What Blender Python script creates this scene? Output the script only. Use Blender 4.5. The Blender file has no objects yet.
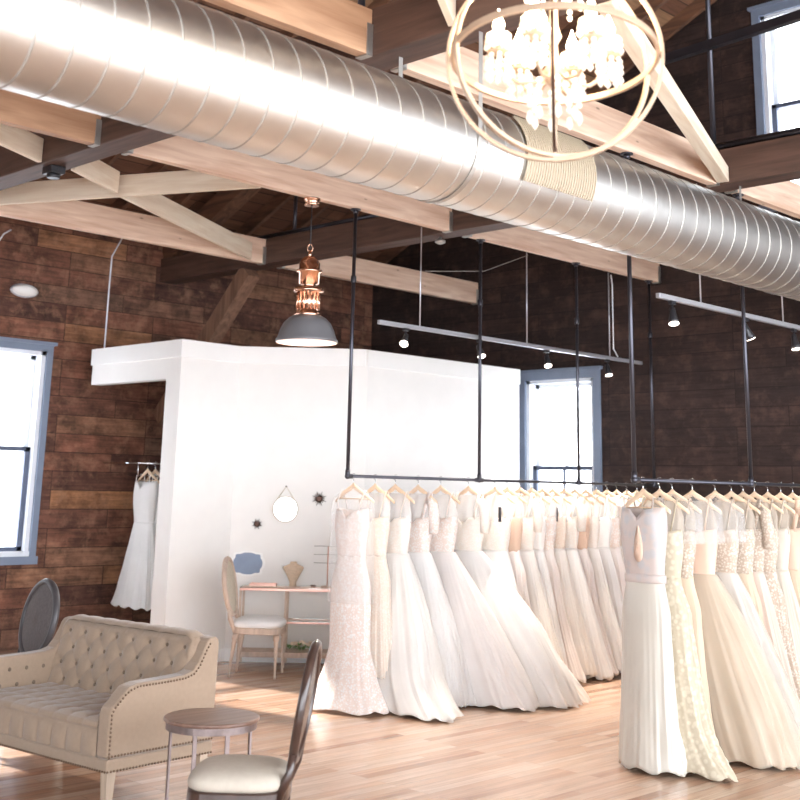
import bpy, math, random
from mathutils import Vector, Matrix
random.seed(7)
PI=math.pi; sin=math.sin; cos=math.cos
S=bpy.context.scene; C=S.collection
def V(*a): return Vector(a)

# ------------------------------------------------------------------ materials
def newmat(name):
    m=bpy.data.materials.new(name); m.use_nodes=True
    nt=m.node_tree; nt.nodes.clear()
    out=nt.nodes.new('ShaderNodeOutputMaterial')
    return m,nt,out
def N(nt,t,**k):
    n=nt.nodes.new(t)
    for a,b in k.items():
        if a.startswith('i_'):
            key=a[2:]
            key=int(key) if key.isdigit() else key.replace('_',' ')
            n.inputs[key].default_value=b
        else: setattr(n,a,b)
    return n
def c4(c): return (c[0],c[1],c[2],1)
def ramp(nt,fac,stops):
    r=N(nt,'ShaderNodeValToRGB'); e=r.color_ramp.elements
    while len(e)<len(stops): e.new(.5)
    for k,(p,c) in enumerate(stops): e[k].position=p; e[k].color=c4(c)
    nt.links.new(fac,r.inputs[0]); return r
def mat(name,base,rough=.5,metal=0.,var=.08,scale=6.,bump=0.,bscale=60.,spec=.5,stretch=None,sheen=0.,coat=0.):
    m,nt,out=newmat(name); L=nt.links.new
    b=N(nt,'ShaderNodeBsdfPrincipled'); b.inputs['Roughness'].default_value=rough; b.inputs['Metallic'].default_value=metal
    b.inputs['Specular IOR Level'].default_value=spec
    if sheen: b.inputs['Sheen Weight'].default_value=sheen
    if coat: b.inputs['Coat Weight'].default_value=coat
    tc=N(nt,'ShaderNodeTexCoord'); mp=N(nt,'ShaderNodeMapping'); L(tc.outputs['Object'],mp.inputs[0])
    if stretch: mp.inputs['Scale'].default_value=stretch
    n=N(nt,'ShaderNodeTexNoise'); n.inputs['Scale'].default_value=scale; n.inputs['Detail'].default_value=4
    L(mp.outputs[0],n.inputs['Vector'])
    lo=tuple(max(0,x*(1-var)) for x in base); hi=tuple(min(1,x*(1+var)) for x in base)
    r=ramp(nt,n.outputs['Fac'],[(.3,lo),(.7,hi)]); L(r.outputs[0],b.inputs['Base Color'])
    if bump:
        n2=N(nt,'ShaderNodeTexNoise'); n2.inputs['Scale'].default_value=bscale; L(mp.outputs[0],n2.inputs['Vector'])
        bp=N(nt,'ShaderNodeBump'); bp.inputs['Strength'].default_value=bump; bp.inputs['Distance'].default_value=.01
        L(n2.outputs['Fac'],bp.inputs['Height']); L(bp.outputs[0],b.inputs['Normal'])
    L(b.outputs[0],out.inputs[0]); return m
def wood(name,dark,light,axis='x',rough=.6,knots=True,sc=1.):
    """sawn lumber with grain along the given local axis"""
    m,nt,out=newmat(name); L=nt.links.new
    b=N(nt,'ShaderNodeBsdfPrincipled'); b.inputs['Roughness'].default_value=rough
    tc=N(nt,'ShaderNodeTexCoord'); mp=N(nt,'ShaderNodeMapping'); L(tc.outputs['Object'],mp.inputs[0])
    st={'x':(1.2,14,14),'y':(14,1.2,14),'z':(14,14,1.2)}[axis]; mp.inputs['Scale'].default_value=tuple(s*sc for s in st)
    n=N(nt,'ShaderNodeTexNoise'); n.inputs['Scale'].default_value=1.3; n.inputs['Detail'].default_value=6; n.inputs['Distortion'].default_value=.6
    L(mp.outputs[0],n.inputs['Vector'])
    r=ramp(nt,n.outputs['Fac'],[(.3,dark),(.65,light)])
    col=r.outputs[0]
    if knots:
        v=N(nt,'ShaderNodeTexVoronoi'); v.inputs['Scale'].default_value=.55
        mp2=N(nt,'ShaderNodeMapping'); mp2.inputs['Scale'].default_value={'x':(3,9,9),'y':(9,3,9),'z':(9,9,3)}[axis]
        L(tc.outputs['Object'],mp2.inputs[0]); L(mp2.outputs[0],v.inputs['Vector'])
        rr=ramp(nt,v.outputs['Distance'],[(.025,(.8,.8,.8)),(.05,(0,0,0))])
        mx=N(nt,'ShaderNodeMixRGB'); mx.inputs[2].default_value=c4(tuple(x*.35 for x in dark))
        L(rr.outputs[0],mx.inputs[0]); L(col,mx.inputs[1]); col=mx.outputs[0]
    L(col,b.inputs['Base Color'])
    bp=N(nt,'ShaderNodeBump'); bp.inputs['Strength'].default_value=.25; bp.inputs['Distance'].default_value=.01
    L(n.outputs['Fac'],bp.inputs['Height']); L(bp.outputs[0],b.inputs['Normal'])
    L(b.outputs[0],out.inputs[0]); return m
def planks(name,u,v,row,width,stops,mortar=.006,rough=.75,grain=1.,spec=.4,bumps=.5,gcol=.45,blotch=None,seamc=.15,mott=1.,mlo=.9):
    """boards laid along world axis u, stacked along world axis v"""
    m,nt,out=newmat(name); L=nt.links.new
    b=N(nt,'ShaderNodeBsdfPrincipled'); b.inputs['Roughness'].default_value=rough; b.inputs['Specular IOR Level'].default_value=spec
    g=N(nt,'ShaderNodeNewGeometry'); sp=N(nt,'ShaderNodeSeparateXYZ'); L(g.outputs['Position'],sp.inputs[0])
    cb=N(nt,'ShaderNodeCombineXYZ'); L(sp.outputs['XYZ'.index(u)],cb.inputs[0]); L(sp.outputs['XYZ'.index(v)],cb.inputs[1])
    br=N(nt,'ShaderNodeTexBrick'); br.offset=.37; br.offset_frequency=3; br.squash=1
    for k,x in (('Color1',(0,0,0,1)),('Color2',(1,1,1,1)),('Mortar',(.5,.5,.5,1)),('Scale',1.),('Mortar Size',mortar),('Mortar Smooth',.2),('Bias',0.),('Brick Width',width),('Row Height',row)):
        br.inputs[k].default_value=x
    L(cb.outputs[0],br.inputs['Vector'])
    col=ramp(nt,br.outputs['Color'],stops)
    mp=N(nt,'ShaderNodeMapping'); mp.inputs['Scale'].default_value=(1.6*grain,26*grain,1); L(cb.outputs[0],mp.inputs[0])
    add=N(nt,'ShaderNodeVectorMath',operation='ADD'); L(mp.outputs[0],add.inputs[0]); L(br.outputs['Color'],add.inputs[1])
    n=N(nt,'ShaderNodeTexNoise'); n.inputs['Scale'].default_value=1.; n.inputs['Detail'].default_value=7; n.inputs['Roughness'].default_value=.65; n.inputs['Distortion'].default_value=.8
    L(add.outputs[0],n.inputs['Vector'])
    gr=ramp(nt,n.outputs['Fac'],[(.28,(gcol,gcol,gcol)),(.62,(1,1,1))])
    mx=N(nt,'ShaderNodeMixRGB',blend_type='MULTIPLY'); mx.inputs[0].default_value=1
    L(col.outputs[0],mx.inputs[1]); L(gr.outputs[0],mx.inputs[2]); c=mx.outputs[0]
    n4=N(nt,'ShaderNodeTexNoise'); n4.inputs['Scale'].default_value=3.3*mott; n4.inputs['Detail'].default_value=9; n4.inputs['Roughness'].default_value=.72
    a4=N(nt,'ShaderNodeVectorMath',operation='MULTIPLY_ADD'); a4.inputs[1].default_value=(7,7,7); L(br.outputs['Color'],a4.inputs[0]); L(cb.outputs[0],a4.inputs[2]); L(a4.outputs[0],n4.inputs['Vector'])
    r4=ramp(nt,n4.outputs['Fac'],[(.34,(mlo,mlo,mlo)),(.62,(1.,1.,1.))]); m4=N(nt,'ShaderNodeMixRGB',blend_type='MULTIPLY'); m4.inputs[0].default_value=1; L(c,m4.inputs[1]); L(r4.outputs[0],m4.inputs[2]); c=m4.outputs[0]
    if blotch:
        n3=N(nt,'ShaderNodeTexNoise'); n3.inputs['Scale'].default_value=4.5; n3.inputs['Detail'].default_value=8; n3.inputs['Roughness'].default_value=.7
        L(cb.outputs[0],n3.inputs['Vector']); r3=ramp(nt,n3.outputs['Fac'],[(.5,(0,0,0)),(.72,(1,1,1))])
        m3=N(nt,'ShaderNodeMixRGB'); m3.inputs[2].default_value=c4(blotch); L(c,m3.inputs[1])
        mm=N(nt,'ShaderNodeMath',operation='MULTIPLY'); mm.inputs[1].default_value=.6; L(r3.outputs[0],mm.inputs[0]); L(mm.outputs[0],m3.inputs[0]); c=m3.outputs[0]
    m2=N(nt,'ShaderNodeMixRGB',blend_type='MULTIPLY'); m2.inputs[2].default_value=(seamc,seamc,seamc,1)
    L(br.outputs['Fac'],m2.inputs[0]); L(c,m2.inputs[1]); L(m2.outputs[0],b.inputs['Base Color'])
    sub=N(nt,'ShaderNodeMath',operation='MULTIPLY_ADD'); sub.inputs[1].default_value=-1.5; L(br.outputs['Fac'],sub.inputs[0]); L(n.outputs['Fac'],sub.inputs[2])
    bp=N(nt,'ShaderNodeBump'); bp.inputs['Strength'].default_value=bumps; bp.inputs['Distance'].default_value=.01
    L(sub.outputs[0],bp.inputs['Height']); L(bp.outputs[0],b.inputs['Normal'])
    L(b.outputs[0],out.inputs[0]); return m
def fabric(name,base,trans=.25,lace=0.,lacec=None,lscale=30.,rough=.7,satin=False,alpha=1.):
    m,nt,out=newmat(name); L=nt.links.new
    b=N(nt,'ShaderNodeBsdfPrincipled'); b.inputs['Roughness'].default_value=rough
    b.inputs['Sheen Weight'].default_value=.2
    if satin: b.inputs['Roughness'].default_value=.32; b.inputs['Specular IOR Level'].default_value=.6
    tc=N(nt,'ShaderNodeTexCoord')
    n=N(nt,'ShaderNodeTexNoise'); n.inputs['Scale'].default_value=3.; n.inputs['Detail'].default_value=3; L(tc.outputs['Object'],n.inputs['Vector'])
    r=ramp(nt,n.outputs['Fac'],[(.35,tuple(x*.94 for x in base)),(.65,base)]); col=r.outputs[0]
    if lace:
        v=N(nt,'ShaderNodeTexVoronoi'); v.inputs['Scale'].default_value=lscale; L(tc.outputs['Object'],v.inputs['Vector'])
        n2=N(nt,'ShaderNodeTexNoise'); n2.inputs['Scale'].default_value=lscale*.4; n2.inputs['Detail'].default_value=4; L(tc.outputs['Object'],n2.inputs['Vector'])
        ml=N(nt,'ShaderNodeMath',operation='MULTIPLY'); L(v.outputs['Distance'],ml.inputs[0]); L(n2.outputs['Fac'],ml.inputs[1])
        rr=ramp(nt,ml.outputs[0],[(.14,(0,0,0)),(.26,(lace,lace,lace))])
        mx=N(nt,'ShaderNodeMixRGB'); mx.inputs[2].default_value=c4(lacec); L(rr.outputs[0],mx.inputs[0]); L(col,mx.inputs[1]); col=mx.outputs[0]
        bp=N(nt,'ShaderNodeBump'); bp.inputs['Strength'].default_value=.5; bp.inputs['Distance'].default_value=.006; bp.invert=True
        L(ml.outputs[0],bp.inputs['Height']); L(bp.outputs[0],b.inputs['Normal'])
    L(col,b.inputs['Base Color'])
    t=N(nt,'ShaderNodeBsdfTranslucent'); L(col,t.inputs[0])
    mx=N(nt,'ShaderNodeMixShader'); mx.inputs[0].default_value=trans; L(b.outputs[0],mx.inputs[1]); L(t.outputs[0],mx.inputs[2])
    o=mx.outputs[0]
    if alpha<1:
        tr=N(nt,'ShaderNodeBsdfTransparent'); m2=N(nt,'ShaderNodeMixShader'); m2.inputs[0].default_value=alpha
        L(tr.outputs[0],m2.inputs[1]); L(o,m2.inputs[2]); o=m2.outputs[0]
    L(o,out.inputs[0]); return m
def glass(name,tint=(1,1,1),gloss=.1):
    m,nt,out=newmat(name); L=nt.links.new
    n=N(nt,'ShaderNodeTexNoise'); n.inputs['Scale'].default_value=2.
    r=ramp(nt,n.outputs['Fac'],[(.3,tuple(x*.98 for x in tint)),(.7,tint)])
    tr=N(nt,'ShaderNodeBsdfTransparent'); L(r.outputs[0],tr.inputs[0]); gl=N(nt,'ShaderNodeBsdfGlossy'); gl.inputs['Roughness'].default_value=.03
    mx=N(nt,'ShaderNodeMixShader'); mx.inputs[0].default_value=gloss; L(tr.outputs[0],mx.inputs[1]); L(gl.outputs[0],mx.inputs[2]); L(mx.outputs[0],out.inputs[0]); return m
def emit(name,c,s):
    m,nt,out=newmat(name); e=N(nt,'ShaderNodeEmission'); e.inputs[0].default_value=c4(c); e.inputs[1].default_value=s
    nt.links.new(e.outputs[0],out.inputs[0]); return m

M={}
M['leftwall']=planks('reclaimed_boards','X','Z',.2,1.15,[(.0,(.13,.055,.038)),(.3,(.22,.092,.058)),(.55,(.31,.125,.075)),(.8,(.27,.14,.09)),(.96,(.36,.17,.095)),(1,(.52,.24,.11))],blotch=(.42,.22,.13),gcol=.4,mlo=.30,seamc=.3,mortar=.005)
M['backwall']=planks('shaded_reclaimed_boards','Y','Z',.2,1.6,[(.0,(.036,.021,.019)),(.5,(.050,.029,.025)),(1,(.068,.038,.032))],blotch=(.12,.065,.052),gcol=.45,mlo=.5,seamc=.45,mortar=.005)  # same wood as the left wall, its weaker light put into the colour
M['roof']=planks('roof_boards','X','Y',.18,5.0,[(.0,(.14,.06,.035)),(.6,(.21,.10,.055)),(1,(.33,.19,.10))],gcol=.55)
M['floor']=planks('maple_floor','X','Y',.083,1.1,[(.0,(.42,.22,.13)),(.12,(.58,.35,.23)),(.55,(.64,.42,.29)),(1,(.70,.50,.37))],mortar=.0015,rough=.17,spec=.75,bumps=.06,gcol=.62,grain=.9,seamc=.5)
M['white']=mat('white_paint',(.84,.82,.79),.6,var=.015)
M['trimwhite']=mat('white_trim_paint',(.9,.89,.87),.45,var=.01)
M['casing']=mat('slate_blue_paint',(.20,.245,.33),.5,var=.06)
M['sash']=mat('white_sash_paint',(.75,.78,.83),.5,var=.03)
M['sashdark']=mat('dark_sash_paint',(.09,.11,.17),.5,var=.05)
M['pane']=glass('window_glass')
M['newwood_x']=wood('new_pine_x',(.58,.37,.26),(.80,.61,.47),'x')
M['palepine']=wood('pale_pine',(.66,.52,.38),(.80,.70,.56),'x')
M['shadedpine']=wood('shaded_brown_pine',(.34,.18,.10),(.50,.30,.18),'x')  # near-bay joists: browner pine, with the shade on their faces painted in
M['oldwood_y']=wood('old_timber',(.05,.026,.018),(.115,.06,.042),'y',knots=False)
M['kneewood']=wood('brown_timber',(.13,.065,.04),(.26,.14,.09),'z',knots=False)
M['oldwood_x']=wood('old_timber_x',(.07,.04,.028),(.17,.095,.06),'x',knots=False)
M['rafter']=wood('rafter_timber',(.06,.032,.022),(.19,.09,.05),'y',knots=False)
M['duct']=mat('galvanised_duct',(.76,.745,.71),.38,1.,var=.05,scale=5,bump=.12,bscale=14)
M['seam']=mat('dull_duct_seam',(.42,.40,.37),.6,.8,var=.05)
M['galv']=mat('galvanised_steel',(.5,.48,.45),.5,1.,var=.1)
M['pipe']=mat('black_iron_pipe',(.07,.07,.085),.32,.8,var=.1)
M['alu']=mat('brushed_aluminium_track',(.62,.63,.68),.35,.7,var=.03)
M['black']=mat('black_plastic',(.02,.02,.024),.35,var=.1)
M['brass']=mat('gold_leaf_ring',(.50,.36,.25),.42,.35,var=.12,scale=10)
M['copper']=mat('polished_copper',(.90,.55,.40),.2,1.,var=.05)
M['greyshade']=mat('grey_enamel',(.16,.16,.17),.4,var=.06)
M['innershade']=mat('pale_shade_lining',(.85,.72,.68),.4,var=.03)
M['bulb']=emit('warm_bulb',(1,.80,.56),18)
M['spot']=emit('spot_lens',(1,.85,.75),5)
M['crystal']=fabric('crystal',(1,.97,.92),trans=.6,rough=.1,alpha=.75)
M['sofa']=mat('beige_linen',(.30,.215,.15),.85,var=.05,scale=40,bump=.15,bscale=500,sheen=.3)
M['button']=mat('shaded_button_linen',(.16,.115,.08),.8,var=.05)  # sofa linen darkened, so the shade in the dimples sits in the colour
M['nail']=mat('antique_brass_nail',(.16,.10,.065),.35,.8,var=.1)
M['leglight']=wood('weathered_oak',(.30,.22,.16),(.46,.36,.27),'z',knots=False)
M['darkwood']=mat('dark_walnut',(.045,.024,.018),.28,var=.25,scale=12,coat=.3)
M['blackwood']=mat('black_stained_wood',(.05,.045,.048),.4,var=.2)
M['blackcane']=mat('dark_cane',(.10,.085,.085),.75,var=.15,scale=60)
M['seatcream']=mat('cream_seat_linen',(.42,.37,.31),.85,var=.04,scale=30,bump=.1,bscale=400)
M['seatwhite']=mat('white_seat_linen',(.88,.88,.87),.85,var=.03)
M['palewood']=wood('washed_wood',(.50,.38,.30),(.68,.54,.44),'z',knots=False)
M['cane']=mat('beige_cane',(.62,.55,.44),.8,var=.1,scale=60)
M['tabletop']=wood('table_top_wood',(.13,.07,.05),(.28,.17,.125),'x',rough=.35,knots=False)
M['tablemetal']=mat('weathered_steel',(.22,.17,.16),.45,.6,var=.2,scale=20)
M['hanger']=mat('pale_beech_hanger',(.80,.60,.42),.45,var=.08,scale=20)
M['chrome']=mat('chrome_hook',(.75,.75,.76),.15,1.,var=.02)
M['rosegold']=mat('rose_gold_frame',(.72,.42,.34),.35,.5,var=.05)
M['tableglass']=glass('pale_glass',(.93,.97,.95),.22)
M['burlap']=mat('beige_burlap',(.62,.47,.34),.9,var=.12,scale=60,bump=.3,bscale=300)
M['slate']=mat('chalkboard_blue',(.25,.31,.42),.7,var=.08)
M['mirror']=mat('mirror_glass',(.92,.92,.92),.02,1.,var=.005)
M['leaf']=mat('leaf_green',(.18,.34,.12),.6,var=.3,scale=30)
M['petal']=mat('cream_petal',(.9,.76,.62),.6,var=.1)
M['bronze']=mat('dark_bronze',(.07,.035,.025),.4,.7,var=.2)
M['plastic']=fabric('clear_garment_cover',(.95,.96,.97),trans=.3,rough=.12,alpha=.2)
M['sheer']=fabric('sheer_tulle',(.98,.965,.95),trans=.25,rough=.6,alpha=.45)
M['f_champ']=fabric('dimmed_champagne_tulle',(.66,.52,.38),.12); M['f_blush']=fabric('dimmed_blush_tulle',(.70,.56,.47),.12); M['f_ivory']=fabric('dimmed_ivory_tulle',(.68,.61,.51),.12)  # front-rack copies of the tulles, colour darkened against strong side light
M['f_white']=fabric('dimmed_white_ruffle',(.74,.72,.70),.12); M['f_lace']=fabric('dimmed_beaded_lace',(.70,.62,.53),.1,lace=.8,lacec=(.46,.34,.25),lscale=60); M['f_sheer']=fabric('dimmed_champagne_sheer',(.72,.64,.54),trans=.2,alpha=.4)  # front-rack ruffle, lace and sheer, likewise toned down for the overbright side
M['tag']=mat('black_tag_card',(.02,.02,.03),.5,var=.05)
IV=(.93,.895,.83); WH=(.95,.94,.925); BL=(.92,.80,.725); CH=(.90,.74,.56)
M['tul_white']=fabric('white_tulle',(.97,.955,.935),.12)
M['tul_ivory']=fabric('ivory_tulle',(.97,.935,.885),.12)
M['tul_blush']=fabric('blush_tulle',(.965,.895,.855),.12)
M['tul_cream']=fabric('cream_tulle',(.80,.75,.68),.15)
M['tul_champ']=fabric('champagne_tulle',(.80,.67,.52),.15)
M['satin_ivory']=fabric('ivory_satin',(.62,.575,.50),.1,satin=True)
M['satin_silver']=fabric('silver_satin',(.50,.48,.48),.05,satin=True,lace=.6,lacec=(.62,.50,.44),lscale=14)
M['lace_white']=fabric('white_lace_over_nude',(.95,.93,.91),.15,lace=.75,lacec=(.84,.70,.62),lscale=60)
M['lace_champ']=fabric('champagne_lace',(.92,.85,.76),.15,lace=.8,lacec=(.86,.73,.62),lscale=70)
M['lace_ivory']=fabric('ivory_lace',(.94,.91,.86),.15,lace=.6,lacec=(.88,.80,.72),lscale=70)
M['petals']=fabric('ivory_petal_applique',(.66,.585,.45),.1,lace=.6,lacec=(.45,.37,.26),lscale=30)
M['nude']=fabric('nude_lining',(.76,.56,.43),.1)

# ------------------------------------------------------------------ mesh builder
ORG={}
class MB:
    def __init__(s): s.v=[]; s.f=[]; s.sm=[]
    def add(s,vs,fs,smooth=False):
        o=len(s.v); s.v+= [Vector(p) for p in vs]; s.f+=[tuple(o+i for i in f) for f in fs]; s.sm+=[smooth]*len(fs); return s
    def box(s,a,b,bev=0.):
        x0,y0,z0=a; x1,y1,z1=b
        return s.obox(V((x0+x1)/2,(y0+y1)/2,(z0+z1)/2),V(1,0,0),V(0,1,0),V(0,0,1),abs(x1-x0)/2,abs(y1-y0)/2,abs(z1-z0)/2)
    def obox(s,c,ux,uy,uz,a,b,h):
        vs=[c+ux*(i*a)+uy*(j*b)+uz*(k*h) for i in(-1,1) for j in(-1,1) for k in(-1,1)]
        return s.add(vs,[(0,1,3,2),(4,6,7,5),(0,4,5,1),(2,3,7,6),(0,2,6,4),(1,5,7,3)])
    def beam(s,p,q,w,h,up=V(0,0,1),top=None):
        p=Vector(p);q=Vector(q); d=(q-p); l=d.length; d.normalize(); side=d.cross(up).normalized(); u=side.cross(d).normalized()
        return s.obox((p+q)/2,d,side,u,l/2,w/2,h/2)
    def rings(s,rs,closed=True,cap0=True,cap1=True,smooth=True):
        n=len(rs[0]); vs=[p for r in rs for p in r]; fs=[]
        for k in range(len(rs)-1):
            for i in range(n if closed else n-1):
                j=(i+1)%n; fs.append((k*n+i,k*n+j,(k+1)*n+j,(k+1)*n+i))
        s.add(vs,fs,smooth)
        o=len(s.v)-len(vs)
        if cap0: s.f.append(tuple(o+i for i in reversed(range(n)))); s.sm.append(False)
        if cap1: s.f.append(tuple(o+(len(rs)-1)*n+i for i in range(n))); s.sm.append(False)
        return s
    def tube(s,pts,r,n=10,cap=True,closed=False):
        pts=[Vector(p) for p in pts]; rs=[]; m=len(pts)
        rr=r if hasattr(r,'__len__') else [r]*m
        u=None
        for k,p in enumerate(pts):
            if closed: d=(pts[(k+1)%m]-pts[k-1]).normalized()
            else: d=(pts[min(k+1,m-1)]-pts[max(k-1,0)]).normalized()
            if u is None: u=d.orthogonal().normalized()
            u=(u-d*u.dot(d)).normalized(); w=d.cross(u)
            rs.append([p+(u*cos(2*PI*i/n)+w*sin(2*PI*i/n))*rr[k] for i in range(n)])
        if closed: rs.append(rs[0]); cap=False
        return s.rings(rs,True,cap,cap)
    def lathe(s,prof,c=(0,0,0),n=24,cap=True,axis=None):
        c=Vector(c)
        rs=[[c+V(r*cos(2*PI*i/n),r*sin(2*PI*i/n),z) for i in range(n)] for r,z in prof]
        return s.rings(rs,True,cap,cap)
    def ell(s,c,rx,ry,rz,n=12,m=8):
        c=Vector(c); rs=[]
        for k in range(m+1):
            t=PI*k/m; r=max(sin(t),.02); rs.append([c+V(rx*r*cos(2*PI*i/n),ry*r*sin(2*PI*i/n),-rz*cos(t)) for i in range(n)])
        return s.rings(rs)
    def prism(s,poly,p0,p1,axis):
        """poly: list of (a,b) extruded along axis 'x','y' or 'z' from p0 to p1"""
        def mk(a,b,t): return {'y':V(a,t,b),'x':V(t,a,b),'z':V(a,b,t)}[axis]
        n=len(poly); vs=[mk(a,b,p0) for a,b in poly]+[mk(a,b,p1) for a,b in poly]
        fs=[tuple(range(n-1,-1,-1)),tuple(range(n,2*n))]+[(i,(i+1)%n,n+(i+1)%n,n+i) for i in range(n)]
        return s.add(vs,fs)
    def grid(s,fn,nu,nv,smooth=True):
        vs=[fn(i/nu,j/nv) for i in range(nu+1) for j in range(nv+1)]
        fs=[(i*(nv+1)+j,(i+1)*(nv+1)+j,(i+1)*(nv+1)+j+1,i*(nv+1)+j+1) for i in range(nu) for j in range(nv)]
        return s.add(vs,fs,smooth)
    def build(s,name,m,parent=None,bevel=0.,subsurf=0,solid=0.):
        me=bpy.data.meshes.new(name)
        o0=ORG.get(parent.name,V(0,0,0)) if parent else V(0,0,0)
        me.from_pydata([tuple(p-o0) for p in s.v],[],s.f); me.materials.append(m)
        me.polygons.foreach_set('use_smooth',s.sm); me.update()
        import bmesh
        bm=bmesh.new(); bm.from_mesh(me); bmesh.ops.recalc_face_normals(bm,faces=bm.faces)
        bm.to_mesh(me); bm.free()
        o=bpy.data.objects.new(name,me); C.objects.link(o)
        if parent:
            o.parent=parent
            if parent.name in ORG: ORG[o.name]=o0
        if solid: x=o.modifiers.new('s','SOLIDIFY'); x.thickness=solid
        if bevel: x=o.modifiers.new('b','BEVEL'); x.width=bevel; x.segments=2; x.limit_method='ANGLE'
        return o
def tag(o,label,cat,group=None):
    o['label']=label; o['category']=cat
    if group: o['group']=group
    return o
def thing(name,label,cat,loc=(0,0,0),rz=0.,group=None,local=False):
    o=bpy.data.objects.new(name,None); C.objects.link(o); o.location=loc; o.rotation_euler=(0,0,rz); o.empty_display_size=.1
    tag(o,label,cat,group)
    if not local: ORG[o.name]=Vector(loc)
    return o
def struct(name,mb,m,parent=None,bevel=0.):
    o=mb.build(name,m,parent,bevel=bevel)
    if not parent: o['kind']='structure'
    return o
def dup(root,loc,rz=None,label=None,group=None):
    r=root.copy(); C.objects.link(r); r.location=loc
    if rz is not None: r.rotation_euler=(0,0,rz)
    if label: r['label']=label
    if group: r['group']=group
    for ch in list(root.children):
        c=ch.copy(); C.objects.link(c); c.parent=r
        for g in ch.children:
            d=g.copy(); C.objects.link(d); d.parent=c
    return r

# ------------------------------------------------------------------ shell
XB=11.65; YL=11.93; RZ0=4.66; RS=.47; YR=4.5; YE=-2.9
def roofz(y): return RZ0+RS*(YL-y) if y>YR else RZ0+RS*(YL-YR)-RS*(YR-y)
ZR=roofz(YR)
struct('floor',MB().box((-5,YE-.6,-.12),(XB+.2,YL+.2,0)),M['floor'])
def wall_with_hole_x(x0,x1,poly_cols):   # slabs on the back wall: list of (y0,y1,z0,z1)
    mb=MB()
    for y0,y1,z0,z1 in poly_cols: mb.box((x0,y0,z0),(x1,y1,z1))
    return mb
# left wall (plane y=YL) with window_1 opening x 5.70..6.72, z .93..3.08
W1=(5.68,6.70,.94,3.06)
mb=MB()
LW=[W1[0]-2.8*k for k in (3,2,1,0)]      # evenly spaced windows, the last one is in view
xs=-5
for w0 in LW:
    mb.box((xs,YL,0),(w0,YL+.2,RZ0)); mb.box((w0,YL,0),(w0+1.02,YL+.2,W1[2])); mb.box((w0,YL,W1[3]),(w0+1.02,YL+.2,RZ0)); xs=w0+1.02
mb.box((xs,YL,0),(XB+.2,YL+.2,RZ0))
struct('wall_left',mb,M['leftwall'])
# back wall with two windows
W2=(8.20,9.20,.9,3.0); W3=(4.88,5.90,4.74,6.86)
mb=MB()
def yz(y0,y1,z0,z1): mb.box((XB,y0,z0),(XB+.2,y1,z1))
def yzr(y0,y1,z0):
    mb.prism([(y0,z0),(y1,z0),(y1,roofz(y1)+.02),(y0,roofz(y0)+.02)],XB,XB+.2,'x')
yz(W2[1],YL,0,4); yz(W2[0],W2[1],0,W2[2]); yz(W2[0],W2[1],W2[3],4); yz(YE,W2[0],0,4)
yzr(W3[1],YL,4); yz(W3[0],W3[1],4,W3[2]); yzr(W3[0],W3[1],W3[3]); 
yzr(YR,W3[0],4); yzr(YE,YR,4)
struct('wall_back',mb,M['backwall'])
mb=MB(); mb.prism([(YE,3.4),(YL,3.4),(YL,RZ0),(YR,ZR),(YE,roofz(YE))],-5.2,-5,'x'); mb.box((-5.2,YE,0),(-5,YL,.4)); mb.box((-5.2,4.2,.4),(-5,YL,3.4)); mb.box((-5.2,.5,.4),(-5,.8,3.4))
struct('wall_rear',mb,M['backwall'])  # unseen, added to darken the side behind the camera; openings admit some daylight
# roof
mb=MB()
mb.prism([(YL+.5,RZ0-.235),(YR,ZR),(YR,ZR+.1),(YL+.5,RZ0-.135)],-5.2,XB+.5,'x')
mb.prism([(YR,ZR),(YE-.5,ZR-RS*(YR-YE+.5)),(YE-.5,ZR-RS*(YR-YE+.5)+.1),(YR,ZR+.1)],-5.2,XB+.5,'x')
struct('ceiling',mb,M['roof'])
# windows
def window(n,plane,a0,a1,z0,z1,sg,panes=2,cas=.1):
    """plane 'x' (back wall) or 'y' (left wall)"""
    P=XB if plane=='x' else YL
    def bx(mb,a,b,za,zb,d0,d1):
        if plane=='x': mb.box((P+d0,a,za),(P+d1,b,zb))
        else: mb.box((a,P+d0,za),(b,P+d1,zb))
        return mb
    e=bpy.data.objects.new('window_%d'%n,None); C.objects.link(e); e['kind']='structure'
    e.location=(P,(a0+a1)/2,z0) if plane=='x' else ((a0+a1)/2,P,z0); ORG[e.name]=e.location.copy()
    m=MB(); bx(m,a0-cas,a0,z0-.02,z1+cas,-.035,.0); bx(m,a1,a1+cas,z0-.02,z1+cas,-.035,0); bx(m,a0,a1,z1,z1+cas,-.035,0); bx(m,a0-cas-.02,a1+cas+.02,z0-.1,z0-.02,-.05,0)
    bx(m,a0-cas-.03,a1+cas+.03,z1+cas,z1+cas+.035,-.06,0)
    m.build('window_casing',M['casing'],e)
    m=MB(); bx(m,a0-.005,a0+.05,z0,z1,0,.19); bx(m,a1-.05,a1+.005,z0,z1,0,.19); bx(m,a0,a1,z1-.04,z1,0,.19); bx(m,a0,a1,z0-.02,z0+.03,-.02,.19)
    m.build('window_jamb',M['sash'],e)
    zm=(z0+z1)/2
    for nm,za,zb,dd,mt in (('upper_sash',zm,z1-.04,.12,'sash'),('lower_sash',z0+.03,zm+.04,.06,'sashdark')):
        m=MB(); s=.055
        bx(m,a0+.05,a0+.05+s,za,zb,dd,dd+.04); bx(m,a1-.05-s,a1-.05,za,zb,dd,dd+.04)
        bx(m,a0+.05,a1-.05,za,za+.045,dd,dd+.04); bx(m,a0+.05,a1-.05,zb-.045,zb,dd,dd+.04)
        if panes==2: bx(m,(a0+a1)/2-.012,(a0+a1)/2+.012,za,zb,dd+.005,dd+.035)
        o=m.build(nm,M[mt],e)
        g=MB(); bx(g,a0+.1,a1-.1,za+.045,zb-.045,dd+.017,dd+.023); g.build('pane',M['pane'],o)
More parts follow.
